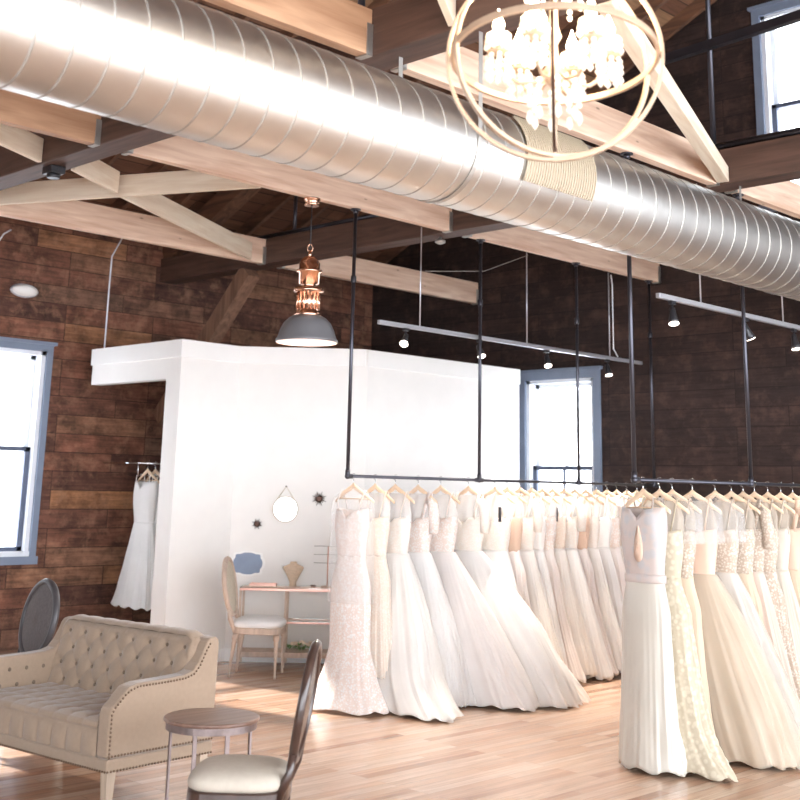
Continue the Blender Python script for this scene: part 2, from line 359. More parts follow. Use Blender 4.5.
window(1,'y',W1[0],W1[1],W1[2],W1[3],1,1,.07)
for k in range(3): window(4+k,'y',LW[k],LW[k]+1.02,W1[2],W1[3],1,1,.07)
window(2,'x',W2[0],W2[1],W2[2],W2[3],1,2,.09)
window(3,'x',W3[0],W3[1],W3[2],W3[3],1,2,.09)

# white partition: plan polyline, 0.12 thick going outward
PT=[V(7.1,9.98,0),V(7.84,9.99,0),V(8.76,9.08,0),V(11.32,9.05,0)]
def wallseg(mb,p,q,t,z0,z1,off=0.,e0=0,e1=0):
    d=(q-p).normalized(); n=V(-d.y,d.x,0)     # towards +y side
    a=p-d*e0; b=q+d*e1
    c=(a+b)/2+n*(t/2+off)+V(0,0,(z0+z1)/2)
    mb.obox(c,d,n,V(0,0,1),(b-a).length/2,t/2,(z1-z0)/2)
mb=MB()
wallseg(mb,PT[0],PT[1],.12,0,3.1,e1=.04); wallseg(mb,PT[1],PT[2],.12,0,3.1,e1=.05); wallseg(mb,PT[2],PT[3],.12,0,3.1)
mb.box((7.1,10.10,0),(7.22,10.22,3.1))          # pillar return beside the opening
mb.box((7.1,10.22,2.72),(7.22,11.62,3.1))        # header over the opening
struct('wall_partition',mb,M['white'])
mb=MB()
for a,b,e in ((0,1,.02),(1,2,.01),(2,3,0)): wallseg(mb,PT[a],PT[b],.018,2.93,3.105,off=-.018,e1=e,e0=.018 if a==0 else 0)
mb.box((7.082,9.962,2.93),(7.1,11.63,3.105))
struct('trim_1',mb,M['trimwhite'])
mb=MB()
for a,b in ((0,1),(1,2),(2,3)): wallseg(mb,PT[a],PT[b],.015,0,.12,off=-.015)
struct('baseboard_partition',mb,M['trimwhite'])

# ------------------------------------------------------------------ roof timbers
TX=[.68,4.465,8.215]; JY=[10.0,7.3,4.55,1.8]
for k,(tx,wh) in enumerate(zip(TX,('truss nearest the camera','second roof truss, passing above the chandelier end of the duct','farthest roof truss, ending at the brick coloured board wall'))):
    lab=['dark timber roof truss nearest behind the camera','dark timber roof truss crossing left of the chandelier above the duct','dark timber roof truss crossing behind the copper pendant lamp, with a knee brace'][k]
    t=thing('roof_truss',lab,'beam',(tx,YR,4.02),0,'timber roof trusses')
    MB().box((tx-.115,YE,4.02),(tx+.115,YL,4.30)).build('tie_beam',M['oldwood_y'],t,bevel=.008)
    mb=MB(); mb.beam((tx,YL-.02,RZ0-.30),(tx,YR,ZR-.30),.2,.24); mb.build('principal_rafter',M['rafter'],t)
    mb=MB(); mb.beam((tx,YE,roofz(YE)-.30),(tx,YR,ZR-.30),.2,.24); mb.build('principal_rafter',M['rafter'],t)
    mb=MB(); mb.beam((tx,10.35,4.0),(tx,YL-.06,2.42),.17,.19); mb.build('knee_brace',M['kneewood'],t,bevel=.006)
# rafters
proto=None; x=2.45; ks=[]
while x<XB-.05:
    if all(abs(x-t)>.16 for t in TX): ks.append(x)
    x+=.6
for k,x in enumerate(ks):
    if proto is None:
        mb=MB(); mb.beam((0,YL,RZ0-.085),(0,YR+.02,ZR-.095),.055,.16); proto=mb.build('roof_rafter',M['rafter']); o=proto
        tag(o,'dark rafter under the left slope of the boarded roof','rafter','rafters under the left roof slope')
    else: o=proto.copy(); C.objects.link(o)
    o.location=(x,0,0)
proto=None
for k,x in enumerate(ks):
    if proto is None:
        mb=MB(); mb.beam((0,YE,roofz(YE)-.085),(0,YR-.02,ZR-.095),.055,.16); proto=mb.build('roof_rafter',M['rafter']); o=proto
        tag(o,'dark rafter under the right slope of the roof, above the chandelier','rafter','rafters under the right roof slope')
    else: o=proto.copy(); C.objects.link(o)
    o.location=(x,0,0)
# new pine joists between the trusses
bays=[(TX[0]+.115,TX[1]-.115),(TX[1]+.115,TX[2]-.115),(TX[2]+.115,XB-.02)]
jl={(0,0):'new pine joist at far left before the first truss',(0,1):'long pale pine joist on the left, above the wooden wall and wall light',(0,2):'pale pine joist meeting the dark back wall behind the gown rail posts',
(1,0):'short visible pine joist end above the crossed braces at far left',(1,1):'pale pine joist under the duct from which the copper pendant hangs',(1,2):'pale pine joist under the right part of the duct that holds the track rods',
(2,0):'orange brown pine joist above the duct at the top left',(2,1):'knotty pine joist above the duct behind the chandelier',(2,2):'pale joist above the duct at the right edge',
(3,0):'pine joist beyond the chandelier, before the truss',(3,1):'pine joist to the right of the chandelier',(3,2):'pine joist near the upper window'}
for j,y in enumerate(JY[:3]):
    for b,(x0,x1) in enumerate(bays):
        t=thing('ceiling_joist',jl[(j,b)],'beam',((x0+x1)/2,y,4.02),0,'new pine joists between the trusses')
        MB().box((x0+.004,y-.04,4.02),(x1-.004,y+.04,4.29)).build('joist',M['shadedpine' if b==0 else 'newwood_x'],t,bevel=.004)
        for xe,sg in ((x0,1),(x1,-1)):
            mb=MB(); xa,xb=sorted((xe+sg*.001,xe+sg*.045)); 
            mb.box((xa,y-.046,4.014),(xb,y-.0405,4.2)); mb.box((xa,y+.0405,4.014),(xb,y+.046,4.2)); mb.box((xa,y-.046,4.012),(xb,y+.046,4.0195))
            mb.build('joist_hanger',M['galv'],t)
def brace(p,q,lab,w=.04,h=.185,z=4.025):
    l=math.hypot(q[0]-p[0],q[1]-p[1])/2
    o=MB().box((-l,-w/2,-h/2),(l,w/2,h/2)).build('diagonal_brace',M['palepine'],bevel=.003); o.location=((p[0]+q[0])/2,(p[1]+q[1])/2,z+h/2); o.rotation_euler=(0,0,math.atan2(q[1]-p[1],q[0]-p[0]))
    tag(o,lab,'beam','diagonal pine braces'); return o
brace((4.70,9.93),(5.90,7.37),'whitish pine diagonal brace running level across the upper left, in front of its partner')
brace((4.62,8.07),(5.26,8.46),'short pale brace piece left of where the diagonal braces cross')
brace((5.36,8.54),(7.86,9.93),'long pale diagonal brace descending to the end of the left joist')
brace((3.0,7.36),(4.33,8.06),'pale diagonal brace at the far left edge above the dark truss')
brace((4.6,3.15),(8.07,4.46),'pale diagonal brace ending above the duct right of the chandelier',w=.09,h=.12)
brace((3.1,3.1),(4.33,3.9),'pale diagonal brace at the top centre left of the chandelier')

# ------------------------------------------------------------------ duct
DY,DZ,DR=4.108,3.435,.2846
t=thing('spiral_duct','large round galvanised spiral duct running diagonally across the top','duct',(5,DY,DZ))
def ductf(i,j,n=72,dx=.018):
    pass
mb=MB(); n=72
mb.rings([[V(x,DY+DR*cos(2*PI*i/n),DZ+DR*sin(2*PI*i/n)) for i in range(n)] for x in (-.5,1,2,3,4,5,6,7,8,9,10,11.3)]); mb.build('duct_pipe',M['duct'],t)
mb=MB(); rs=[]; PT_=.158; k=0; m=48; tot=int(11.6/PT_*m)
for k in range(tot):
    th=2*PI*k/m; x=-.45+PT_*k/m; rs.append([V(x+dx,DY+(DR+dr)*cos(th),DZ+(DR+dr)*sin(th)) for dx,dr in ((-.007,-.001),(-.0025,.003),(.0025,.003),(.007,-.001))])
mb.rings(rs,False,False,False); mb.build('spiral_seam',M['seam'],t)
for x in (4.465,8.215):
    mb=MB(); pts=[V(x,DY+(DR+.006)*cos(a),DZ+(DR+.006)*sin(a)) for a in [PI+PI*k/24 for k in range(25)]]
    pts=[V(x,DY-DR-.006,4.015)]+pts+[V(x,DY+DR+.006,4.015)]
    mb.rings([[p+V(-.015,0,0),p+V(.015,0,0)] for p in pts],False,False,False,False); mb.build('hanging_strap',M['galv'],t,solid=.002)
# air grille in the side of the duct facing the camera
mb=MB(); a0,a1=PI-.62,PI+.36; x0,x1=4.84,5.46
a0,a1=2.28,3.62
def gp(u,v,r=DR+.02): 
    a=a0+(a1-a0)*v; return V(x0+(x1-x0)*u,DY+r*cos(a),DZ+r*sin(a))
mb.grid(lambda u,v:gp(u,v),24,16)
for u in range(29):
    f=(u+.5)/29; mb.rings([[gp(f-.006,v/8,DR+.02),gp(f+.006,v/8,DR+.02),gp(f+.006,v/8,DR+.027),gp(f-.006,v/8,DR+.027)] for v in range(9)],smooth=False)
M['grille']=mat('beige_painted_grille',(.42,.36,.27),.5,var=.04)
g=mb.build('air_grille',M['grille'],t,solid=.004); g['label']='beige ribbed air grille'

# ------------------------------------------------------------------ gown rails of black pipe
RZ=1.785
def rail(y,x0,posts,xend,ztop,lab):
    t=thing('gown_rail',lab,'clothes rail',((x0+xend)/2,y,RZ),0,'pipe gown rails hung from the joists')
    mb=MB(); mb.tube([(x0+.02,y,RZ),(xend-.02,y,RZ)],.013,12); mb.build('rail_pipe',M['pipe'],t)
    for k,x in enumerate(posts):
        mb=MB(); mb.tube([(x,y,RZ+.02),(x,y,ztop-.012)],.0155,12); mb.build('post',M['pipe'],t)
        mb=MB(); mb.lathe([(.022,3.38),(.024,3.39),(.024,3.43),(.022,3.44)],(x,y,0),12); mb.build('coupling',M['pipe'],t)
        mb=MB(); mb.lathe([(.045,ztop-.012),(.045,ztop-.002)],(x,y,0),16); mb.lathe([(.022,ztop-.04),(.022,ztop-.012)],(x,y,0),12); mb.build('flange',M['pipe'],t)
        mb=MB(); mb.tube([(x-(.0 if k==0 else .045),y,RZ),(x+.045,y,RZ)],.02,12); mb.tube([(x,y,RZ-.005),(x,y,RZ+.05)],.02,12); mb.ell((x,y,RZ),.024,.024,.024)
        mb.build('elbow' if k==0 else 'tee_fitting',M['pipe'],t)
rail(7.3,6.90,[6.90,8.55,10.08,11.45],11.5,4.02,'black iron pipe rail of the back gown rack, left end by the white wall')
rail(4.55,6.90,[6.90,8.46,10.05,11.45],11.5,4.02,'black iron pipe rail of the front gown rack at right')

# ------------------------------------------------------------------ track lights
def head(t,x,y,z,tilt,yaw):
    """z = underside of the track"""
    mb=MB(); mb.box((x-.03,y-.015,z-.025),(x+.03,y+.015,z)); mb.tube([(x,y,z-.02),(x,y,z-.075)],.007,8)
    h=mb.build('track_head',M['black'],t)
    d=V(cos(yaw)*sin(tilt),sin(yaw)*sin(tilt),-cos(tilt)); c=V(x,y,z-.085)
    mb=MB(); mb.tube([c-d*.035,c+d*.015,c+d*.055,c+d*.085],[.022,.026,.034,.04],14); mb.build('lamp_housing',M['black'],h)
    mb=MB(); mb.tube([c+d*.0855,c+d*.09],[.036,.036],14); mb.build('lens',M['spot'],h)
    q=c+d*.10; spotlight(q.x,q.y,q.z,q.x+d.x,q.y+d.y,q.z+d.z,150 if y>6 else 15)
def spotlight(x,y,z,tx_,ty_,tz_,en):
    l=bpy.data.lights.new('track_spot','SPOT'); l.energy=en; l.color=(1,.90,.80); l.spot_size=1.5; l.spot_blend=.8; l.shadow_soft_size=.04
    o=bpy.data.objects.new('track_spot',l); C.objects.link(o); o.location=(x,y,z); o.rotation_euler=(V(tx_,ty_,tz_)-V(x,y,z)).to_track_quat('-Z','Y').to_euler()
def track(y,z,x0,x1,heads,rods,ztops,lab):
    t=thing('track_light',lab,'track light',((x0+x1)/2,y,z),0,'aluminium lighting tracks')
    MB().box((x0,y-.018,z),(x1,y+.018,z+.036)).build('track_bar',M['alu'],t,bevel=.003)
    for x,zt in zip(rods,ztops):
        mb=MB(); mb.tube([(x,y,z+.036),(x,y,zt)],.006,8); mb.build('suspension_rod',M['alu'],t)
    for x,ti,ya in heads: head(t,x,y,z,ti,ya)
track(7.36,3.075,7.27,11.35,[(7.61,.8,-2.6),(8.61,.5,-1.9),(9.65,.5,-2.2),(10.7,.3,-1.9)],[7.79,9.33,10.75],[4.018]*3,'aluminium track light with four black spots above the back gown rack')
track(4.62,3.06,7.36,11.4,[(7.55,.3,-2.3),(8.62,.5,-.4),(9.43,.2,-1.9)],[7.95,9.25,10.9],[4.018]*3,'aluminium track light under the duct at right above the front gown rack')
for x,rod in ((9.33,''),):
    mb=MB(); mb.tube([(7.85,7.36,3.62),(8.6,7.3,3.72),(9.28,7.3,3.98)],.003,6); tag(mb.build('wire_cable',M['galv']),'thin grey wire stretched beside the track rods below the joist','cable')
mb=MB(); mb.tube([(10.80,7.36,4.0),(10.82,7.36,3.9),(10.82,7.36,3.2),(10.9,7.36,3.12)],.007,8); tag(mb.build('conduit',M['sash']),'white conduit drop down to the right end of the back track light','conduit')

# ------------------------------------------------------------------ pendant lamp
px,py=6.4,7.3
t=thing('pendant_lamp','industrial pendant lamp with copper neck and grey dome shade','pendant lamp',(px,py,4.02))
MB().lathe([(.062,3.955),(.06,3.97),(.06,4.0),(.07,4.005),(.07,4.018)],(px,py,0),24).build('ceiling_canopy',M['copper'],t)
mb=MB(); mb.tube([(px,py,3.96),(px,py,3.60)],.005,8); mb.build('cord',M['black'],t)
mb=MB(); mb.tube([V(px,py,3.60)+V(.022*cos(a)*.707,-.022*cos(a)*.707,.028*sin(a)) for a in [2*PI*k/16 for k in range(16)]],.006,8,closed=True)
mb.lathe([(.012,3.53),(.018,3.54),(.012,3.575)],(px,py,0),12); mb.build('ring_hook',M['copper'],t)
mb=MB(); mb.lathe([(.02,3.535),(.055,3.515),(.085,3.475),(.086,3.42),(.105,3.415),(.105,3.395),(.086,3.39),(.084,3.30),(.06,3.295),(.06,3.27),(.12,3.265),(.125,3.245),(.122,3.235),(.088,3.23),(.088,3.10),(.10,3.06),(.112,3.035)],(px,py,0),32)
for k in range(16):
    a=2*PI*k/16; mb.tube([(px+.09*cos(a),py+.09*sin(a),3.23),(px+.09*cos(a),py+.09*sin(a),3.09)],.009,6)
mb.build('copper_neck',M['copper'],t)
out=[(.11,3.04),(.15,3.02),(.19,2.98),(.22,2.92),(.237,2.86),(.25,2.845),(.252,2.825)]
rs=[[V(px+r*cos(2*PI*i/40),py+r*sin(2*PI*i/40),z) for i in range(40)] for r,z in out]
MB().rings(rs,True,False,False).build('lamp_shade',M['greyshade'],t,solid=.004)
rs=[[V(px+(r-.008)*cos(2*PI*i/40),py+(r-.008)*sin(2*PI*i/40),z-.004) for i in range(40)] for r,z in out]
MB().rings(rs,True,False,False).build('shade_lining',M['innershade'],t)
MB().ell((px,py,2.93),.035,.035,.05).build('bulb',emit('pendant_bulb',(1,.8,.65),25),t)

# ------------------------------------------------------------------ chandelier
cc=V(3.36,2.52,3.25); R0=.375
t=thing('orb_chandelier','glowing crystal chandelier inside an orb of pale gold rings','chandelier',tuple(cc))
def ring(c,ux,uy,R,w=.024,th=.007,n=72):
    nz=ux.cross(uy).normalized(); rs=[]
    for k in range(n+1):
        a=2*PI*k/n; d=ux*cos(a)+uy*sin(a)
        rs.append([c+d*(R-th)+nz*w/2,c+d*(R+th)+nz*w/2,c+d*(R+th)-nz*w/2,c+d*(R-th)-nz*w/2])
    return MB().rings(rs,True,False,False,False)
ring(cc,V(sin(.651),-cos(.651),0),V(cos(.651)*cos(.135),sin(.651)*cos(.135),-sin(.135)),R0-.002,w=.026).build('orb_ring',M['brass'],t,bevel=.002)
for a,rr in ((math.radians(-53),R0+.016),(math.radians(-31),R0)): ring(cc,V(cos(a),sin(a),0),V(0,0,1),rr,w=.026).build('orb_ring',M['brass'],t,bevel=.002)
a=math.radians(36); ring(cc,V(cos(a),sin(a),0),V(0,0,1),R0-.018,w=.012).build('orb_ring',M['bronze'],t)
mb=MB(); mb.lathe([(.004,-.40),(.012,-.385),(.006,-.35),(.009,-.34),(.007,-.12),(.03,-.10),(.045,-.06),(.02,-.02),(.014,.05),(.03,.08),(.016,.12),(.012,.38),(.02,.41),(.006,.43)],tuple(cc),16); mb.build('centre_stem',M['brass'],t)
zt=roofz(cc.y)-.01
mb=MB(); mb.tube([(cc.x,cc.y,cc.z+.43),(cc.x,cc.y,zt)],.006,8); mb.build('hanging_rod',M['brass'],t)
na=6
for k in range(na):
    a=2*PI*k/na+.3; d=V(cos(a),sin(a),0)
    pts=[cc+d*r+V(0,0,z) for r,z in ((.02,-.06),(.07,-.10),(.13,-.105),(.18,-.07),(.205,-.02),(.205,.0))]
    mb=MB(); mb.tube(pts,.0075,8); ar=None
    base=cc+d*.205+V(0,0,0)
    mb.lathe([(.008,0),(.04,.008),(.043,.014),(.018,.016),(.016,.02)],tuple(base),16)
    mb.tube([base+V(0,0,.015),base+V(0,0,.085)],.012,10)
    ar=mb.build('arm',M['brass'],t)
    b=MB(); b.lathe([(.010,.085),(.019,.10),(.022,.118),(.015,.14),(.005,.165),(.002,.18)],tuple(base),12); b.build('candle_bulb',M['bulb'],ar)
    for q in range(8):
        aa=2*PI*q/8; e=base+V(.04*cos(aa),.04*sin(aa),0)
        m2=MB(); 
        for zz,rr in ((-.008,.010),(-.028,.012),(-.050,.013)): m2.ell(e+V(0,0,zz),rr,rr,rr,8,6)
        m2.lathe([(.001,-.10),(.013,-.085),(.009,-.07),(.001,-.062)],tuple(e),8)
        m2.build('crystal_drop',M['crystal'],ar)
    m2=MB()
    for q in range(12):
        aa=2*PI*q/12
        for w in range(3): m2.ell(base+V((.045-.004*w)*cos(aa),(.045-.004*w)*sin(aa),.03+.022*w),.011,.011,.011,8,6)
    m2.build('beaded_shade',M['crystal'],ar)
for k in range(8):       # outer strands under the arms and around the stem
    a=2*PI*k/8; e=cc+V(.09*cos(a),.09*sin(a),-.13)
    m2=MB()
    for w in range(4): m2.ell(e+V(0,0,.02-.024*w),.011,.011,.012,8,6)
    m2.lathe([(.001,-.13),(.014,-.11),(.009,-.085),(.001,-.075)],tuple(e),8)
    m2.tube([e+V(0,0,.02),cc+V(.02*cos(a),.02*sin(a),-.08)],.002,6)
    m2.build('crystal_strand',M['crystal'],t)
for k in range(6):
    a=2*PI*k/6; e=cc+V(.10*cos(a),.10*sin(a),.22); m2=MB()
    for w in range(5): m2.ell(e+V(0,0,.06-.024*w),.010,.010,.011,8,6)
    m2.tube([e+V(0,0,.06),cc+V(.012*cos(a),.012*sin(a),.34)],.002,6)
    m2.build('crystal_strand',M['crystal'],t)
for k in range(na):
    a=2*PI*k/na+.3; ld=bpy.data.lights.new('bulb_light','POINT'); ld.energy=3; ld.color=(1,.80,.58); ld.shadow_soft_size=.02
    lo=bpy.data.objects.new('bulb_light',ld); C.objects.link(lo); lo.location=cc+V(.205*cos(a),.205*sin(a),.2)

# ------------------------------------------------------------------ small fixtures overhead
mb=MB(); mb.tube([(8.2,4.60,4.30),(8.2,4.60,roofz(4.60)-.32)],.022,12); tag(mb.build('steel_post',M['pipe']),'upright steel pipe standing on the far truss beside the upper window','pipe')
mb=MB(); mb.tube([(4.40,4.66,4.30),(4.40,4.66,roofz(4.66)-.2)],.022,12); tag(mb.build('steel_post',M['pipe']),'upright steel pipe on the middle truss above the duct, top centre','pipe')
mb=MB(); mb.beam((8.06,5.15,5.12),(8.06,3.0,5.24),.06,.07); tag(mb.build('steel_strut',M['pipe']),'dark steel bar crossing above the far truss in front of the upper window','beam')
mb=MB(); mb.tube([(8.14,4.60,4.335),(8.14,2.6,4.335)],.028,12); tag(mb.build('steel_conduit',M['pipe']),'dark pipe lying along the top of the far truss at right','pipe')
mb=MB(); mb.tube([(8.14,10.3,4.33),(8.14,8.3,4.33)],.022,10); mb.tube([(8.14,9.55,4.33),(8.14,9.55,4.75)],.02,10); tag(mb.build('sprinkler_pipe',M['pipe']),'dark sprinkler pipe on the truss behind the pendant lamp','pipe')
mb=MB(); mb.lathe([(.015,4.018),(.015,3.99),(.05,3.985),(.05,3.965),(.02,3.95)],(8.22,7.52,0),16); tag(mb.build('fire_sprinkler',M['galv']),'small round sprinkler head under the far truss','sprinkler')
mb=MB(); mb.box((4.40,8.0,3.96),(4.52,8.14,4.018)); mb.lathe([(.05,3.93),(.05,3.96)],(4.46,8.07,0),16); tag(mb.build('junction_box',M['black'],bevel=.006),'black box fixed under the middle truss at upper left','junction box')
mb=MB(); mb.tube([(7.27,11.5,4.36),(7.16,11.5,4.14),(7.155,11.5,3.9),(7.155,11.5,3.102)],.009,8); tag(mb.build('conduit',M['sash']),'thin white conduit dropping onto the white header by the board wall','conduit')
mb=MB(); mb.tube([(6.15,11.9285,4.33),(6.07,11.9285,4.27),(6.02,11.9285,4.18)],.009,8); tag(mb.build('conduit',M['sash']),'short white cable stub at the top of the board wall, far left','conduit')
mb=MB(); mb.tube([(7.75,4.95,5.9),(8.0,4.72,5.75)],.016,8); tag(mb.build('light_tube',M['sash']),'short pale tube beside the steel post at upper right','light')
rs=[[V(6.37+.15*f*cos(2*PI*i/28),YL-d,3.69+.062*f*sin(2*PI*i/28)) for i in range(28)] for f,d in ((1,.0),(1,.03),(.92,.05),(.6,.068),(.1,.072))]
t=thing('wall_light','small oval white light fixed high on the board wall','wall light',(6.37,YL,3.69))
MB().rings(rs).build('diffuser',M['trimwhite'],t)
rs=[[V(6.37+.165*f*cos(2*PI*i/28),YL-d,3.69+.074*f*sin(2*PI*i/28)) for i in range(28)] for f,d in ((1,.0),(1,.015),(.95,.02))]
MB().rings(rs).build('backplate',M['alu'],t)

# ------------------------------------------------------------------ sofa
def sofa():
    t=thing('tufted_sofa','beige linen two-seat sofa with button-tufted back and nailhead trim','sofa',(3.816,5.80,0),math.radians(4.5),local=True)
    L=1.42; AT=.10
    prof=[(0,.285),(0,.50),(.015,.535),(.05,.565),(.085,.60),(.12,.632),(.18,.645),(.40,.65),(.50,.655),(.56,.672),(.60,.71),(.635,.77),(.655,.815),(.675,.838),(.72,.845),(.745,.83),(.75,.80),(.735,.285)]
    for v0,v1,nm in ((0,AT,'right'),(L-AT,L,'left')):
        MB().prism(prof,v0,v1,'y').build('arm',M['sofa'],t,bevel=.014)
    # base rail
    MB().box((0.002,0,.215),(.735,L,.284)).build('base_rail',M['sofa'],t,bevel=.012)
    # seat cushion with channels
    mb=MB()
    def seatf(a,b):
        # a: 0..1 wraps from front bottom over the nose to the back ; b across
        y=AT+.004+(L-2*AT-.008)*b; k=9; ch=abs(sin(PI*k*b))**.45; 
        if a<.3: u=.0+.0; q=a/.3; z=.285+.145*q; x=.006-.016*ch*sin(PI*min(1,q+.2))
        elif a<.42: q=(a-.3)/.12; x=-.008*ch+.03*(1-cos(q*PI/2)); z=.43+.03*sin(q*PI/2)+.0*ch
        else: q=(a-.42)/.58; x=.03+.55*q; bb=abs(sin(PI*k*b)*1)**.4; cc_=abs(sin(PI*4*q))**.4; z=.46+.016*bb*(1 if q<.12 else cc_)
        return V(x,y,z)
    mb.grid(seatf,60,108)
    mb.box((.03,AT+.01,.29),(.55,L-AT-.01,.44)); mb.build('seat_cushion',M['sofa'],t)
    # back
    B0=V(.53,0,.44); B1=V(.645,0,.835); bl=(B1-B0).length; bd=(B1-B0).normalized(); bn=V(-bd.z,0,bd.x)
    Wd=L-2*AT+.06; y0=AT-.03; PX=.158; PY=.19
    def tuft(s_,t_):
        a=(s_-Wd/2)/PX; b=(t_-.065)/PY
        a0=round(2*a)/2; dm=9
        for ai in (math.floor(a*2)/2,math.floor(a*2)/2+.5):
            for bi in (math.floor(b*2)/2,math.floor(b*2)/2+.5):
                if (round(2*ai)+round(2*bi))%2==0: dm=min(dm,math.hypot((a-ai)*PX,(b-bi)*PY))
        cr=(abs(sin(PI*(a+b)))*abs(sin(PI*(a-b))))**.5
        return .35*cr+.65*(1-math.exp(-(dm/.026)**2))
    mb=MB()
    def bf(a,b):
        s_=Wd*b; t_=bl*a; e=min(1,(1-a)*bl/.05)
        h=.024*tuft(s_,t_)
        if a>.86: q=(a-.86)/.14; h=h*(1-q)+q*(.014+.010*abs(sin(PI*(s_-Wd/2)/PX))**.5)
        p=B0+bd*t_+bn*(h*(.35+.65*min(1,e*1.5))); p.y=y0+s_; 
        ed=max(0,1-min(b,1-b)*Wd/.03); return p-bn*(.03*ed*ed)
    mb.grid(bf,72,200)
    # rolled top and rear panel
    n=110
    topc=[(.622,.838),(.634,.856),(.675,.862),(.70,.862),(.725,.855),(.745,.835),(.75,.80),(.735,.29)]
    rs=[]
    for x,z in topc:
        row=[]
        for j in range(n+1):
            s_=Wd*j/n; h=.006*abs(sin(PI*(s_-Wd/2)/PX))**.5 if z>.83 and x<.72 else 0
            ed=max(0,1-min(j/n,1-j/n)*Wd/.10); zz=z-.05*ed*ed if z>.78 else z
            row.append(V(x,y0+s_,zz+h))
        rs.append(row)
    mb.rings(rs,False,False,False,True)
    mb.build('tufted_back',M['sofa'],t)
    # buttons
    bm=[]
    for r in range(5):
        for c_ in range(-5,6):
            a=c_+(0 if r%2==0 else .5); b=r/2
            s_=Wd/2+a*PX; t_=.065+b*PY
            if .05<s_<Wd-.05 and t_<bl-.02 and r<4:
                p=B0+bd*t_+bn*.004; p.y=y0+s_
                m=MB(); m.ell(p,.008,.011,.011,10,6); m.build('button',M['button'],t)
    for r in range(2):
        for c_ in range(4 if r==0 else 3):
            x=.12+c_*.12+(.06 if r else 0); z=.57-.09*r
            MB().ell((x,L-AT-.002,z),.012,.007,.012,10,6).build('button',M['button'],t)
    # nailheads along right arm outline, front face and base
    nm=MB()
    path=[V(.012,-.001,.29),V(.012,-.001,.50),V(.03,-.001,.535),V(.06,-.001,.56),V(.10,-.001,.598),V(.13,-.001,.615),V(.18,-.001,.628),V(.40,-.001,.632),V(.51,-.001,.638),V(.57,-.001,.655),V(.612,-.001,.70),V(.65,-.001,.77),V(.685,-.001,.82)]
    def nails(path,sp=.021):
        acc=0
        for a,b in zip(path,path[1:]):
            l=(b-a).length; d=acc
            while d<l: nm.ell(a+(b-a)*(d/l),.0065,.0065,.0065,8,4); d+=sp
            acc=d-l
    nails(path); nails([V(.01,-.001,.297),V(.73,-.001,.297)]); nails([V(.01,-.001,.224),V(.73,-.001,.224)])
    nails([V(-.001,.01,.224),V(-.001,L-.01,.224)])
    o=nm.build('nailhead_trim',M['nail'],t); o['kind']='stuff'; o['label']='dark brass nailhead trim'
    # legs
    for (x,y,m) in ((.05,.045,'leglight'),(.05,L-.045,'leglight'),(.69,.045,'leglight'),(.69,L-.045,'leglight')):
        rs=[[V(x+a*w,y+b*w,z) for a,b in ((-1,-1),(1,-1),(1,1),(-1,1))] for w,z in ((.018,0),(.028,.214))]
        MB().rings(rs,smooth=False).build('leg',M[m],t)
    return t
sofa()

# ------------------------------------------------------------------ oval-back chairs
def chair(name,label,loc,ang,wd,seat,panel,group=None,plab=None):
    t=thing(name,label,'chair',loc,ang,group,local=True)
    def sup(a,b,th,e=.55):
        c_,s_=cos(th),sin(th); return (a*math.copysign(abs(c_)**e,c_),b*math.copysign(abs(s_)**e,s_))
    n=40
    # seat rail
    rs=[]
    for f,z in ((.96,.375),(1,.38),(1,.425),(.97,.432)):
        rs.append([V(sup(.235*f,.235*f,2*PI*i/n)[0],sup(.235*f,.235*f,2*PI*i/n)[1]*(1+.06*cos(2*PI*i/n)),z) for i in range(n)])
    MB().rings(rs,smooth=False).build('seat_rail',wd,t)
    rs=[]
    for f,z in ((.93,.430),(1.0,.44),(1.02,.458),(.99,.478),(.90,.496),(.72,.51),(.4,.517),(.05,.519)):
        rs.append([V(sup(.232*f,.235*f,2*PI*i/n)[0],sup(.232*f,.235*f,2*PI*i/n)[1]*(1+.06*cos(2*PI*i/n)),z) for i in range(n)])
    MB().rings(rs).build('seat',seat,t)
    for x,y in ((.195,.20),(.195,-.20),(-.185,.175),(-.185,-.175)):
        mb=MB()
        dx=-.05 if x<0 else 0
        pr=[(.010,0),(.013,.02),(.009,.035),(.016,.20),(.021,.29),(.024,.30),(.018,.315),(.028,.33),(.028,.376)]
        mb.rings([[V(x+dx*(1-z/.37)+r*cos(2*PI*i/14),y+r*sin(2*PI*i/14),z) for i in range(14)] for r,z in pr]); mb.build('leg',wd,t)
    # back: oval, leaning
    def bp(y,z,o=0.): 
        l=.17; return V(-.235-(z-.44)*l-.10*y*y*4*.25+o,y,z)
    cz=.775; A=.225; H=.245
    rs=[]; m=56
    for k in range(m+1):
        a=2*PI*k/m; row=[]
        for (dr,dn) in ((-.019,-.014),(-.008,-.022),(.012,-.020),(.022,0),(.012,.020),(-.008,.022),(-.019,.014)):
            rr=1; y=(A+dr)*cos(a); z=cz+(H+dr)*sin(a); row.append(bp(y,z,dn))
        rs.append(row)
    mb=MB().rings(rs,True,False,False); 
    mb.build('back_frame',wd,t)
    mb=MB(); rs=[]
    for side in(1,-1):
        rs=[]
        for f in (.0,.25,.5,.75,.97):
            a=[2*PI*i/36 for i in range(36)]
            rs.append([bp(A*f*cos(q),cz+H*f*sin(q),side*(.006+.016*(1-f*f))) for q in a])
        mb.rings(rs,True,True,False)
    p=mb.build('back_panel',panel,t)
    if plab: p['label']=plab
    for sy in (1,-1):
        p0=V(-.195,sy*.16,.40); p1=bp(sy*.155,.50); p2=bp(sy*.15,.58)
        mb=MB(); mb.tube([p0,p1,p2],[.024,.021,.02],10); mb.build('back_post',wd,t)
    return t
chair('dining_chair','dark walnut oval-back chair with cream seat in the foreground, its back edge-on',(3.655,4.49,0),math.radians(132),M['darkwood'],M['seatcream'],M['darkwood']).scale=(.93,.96,.985)
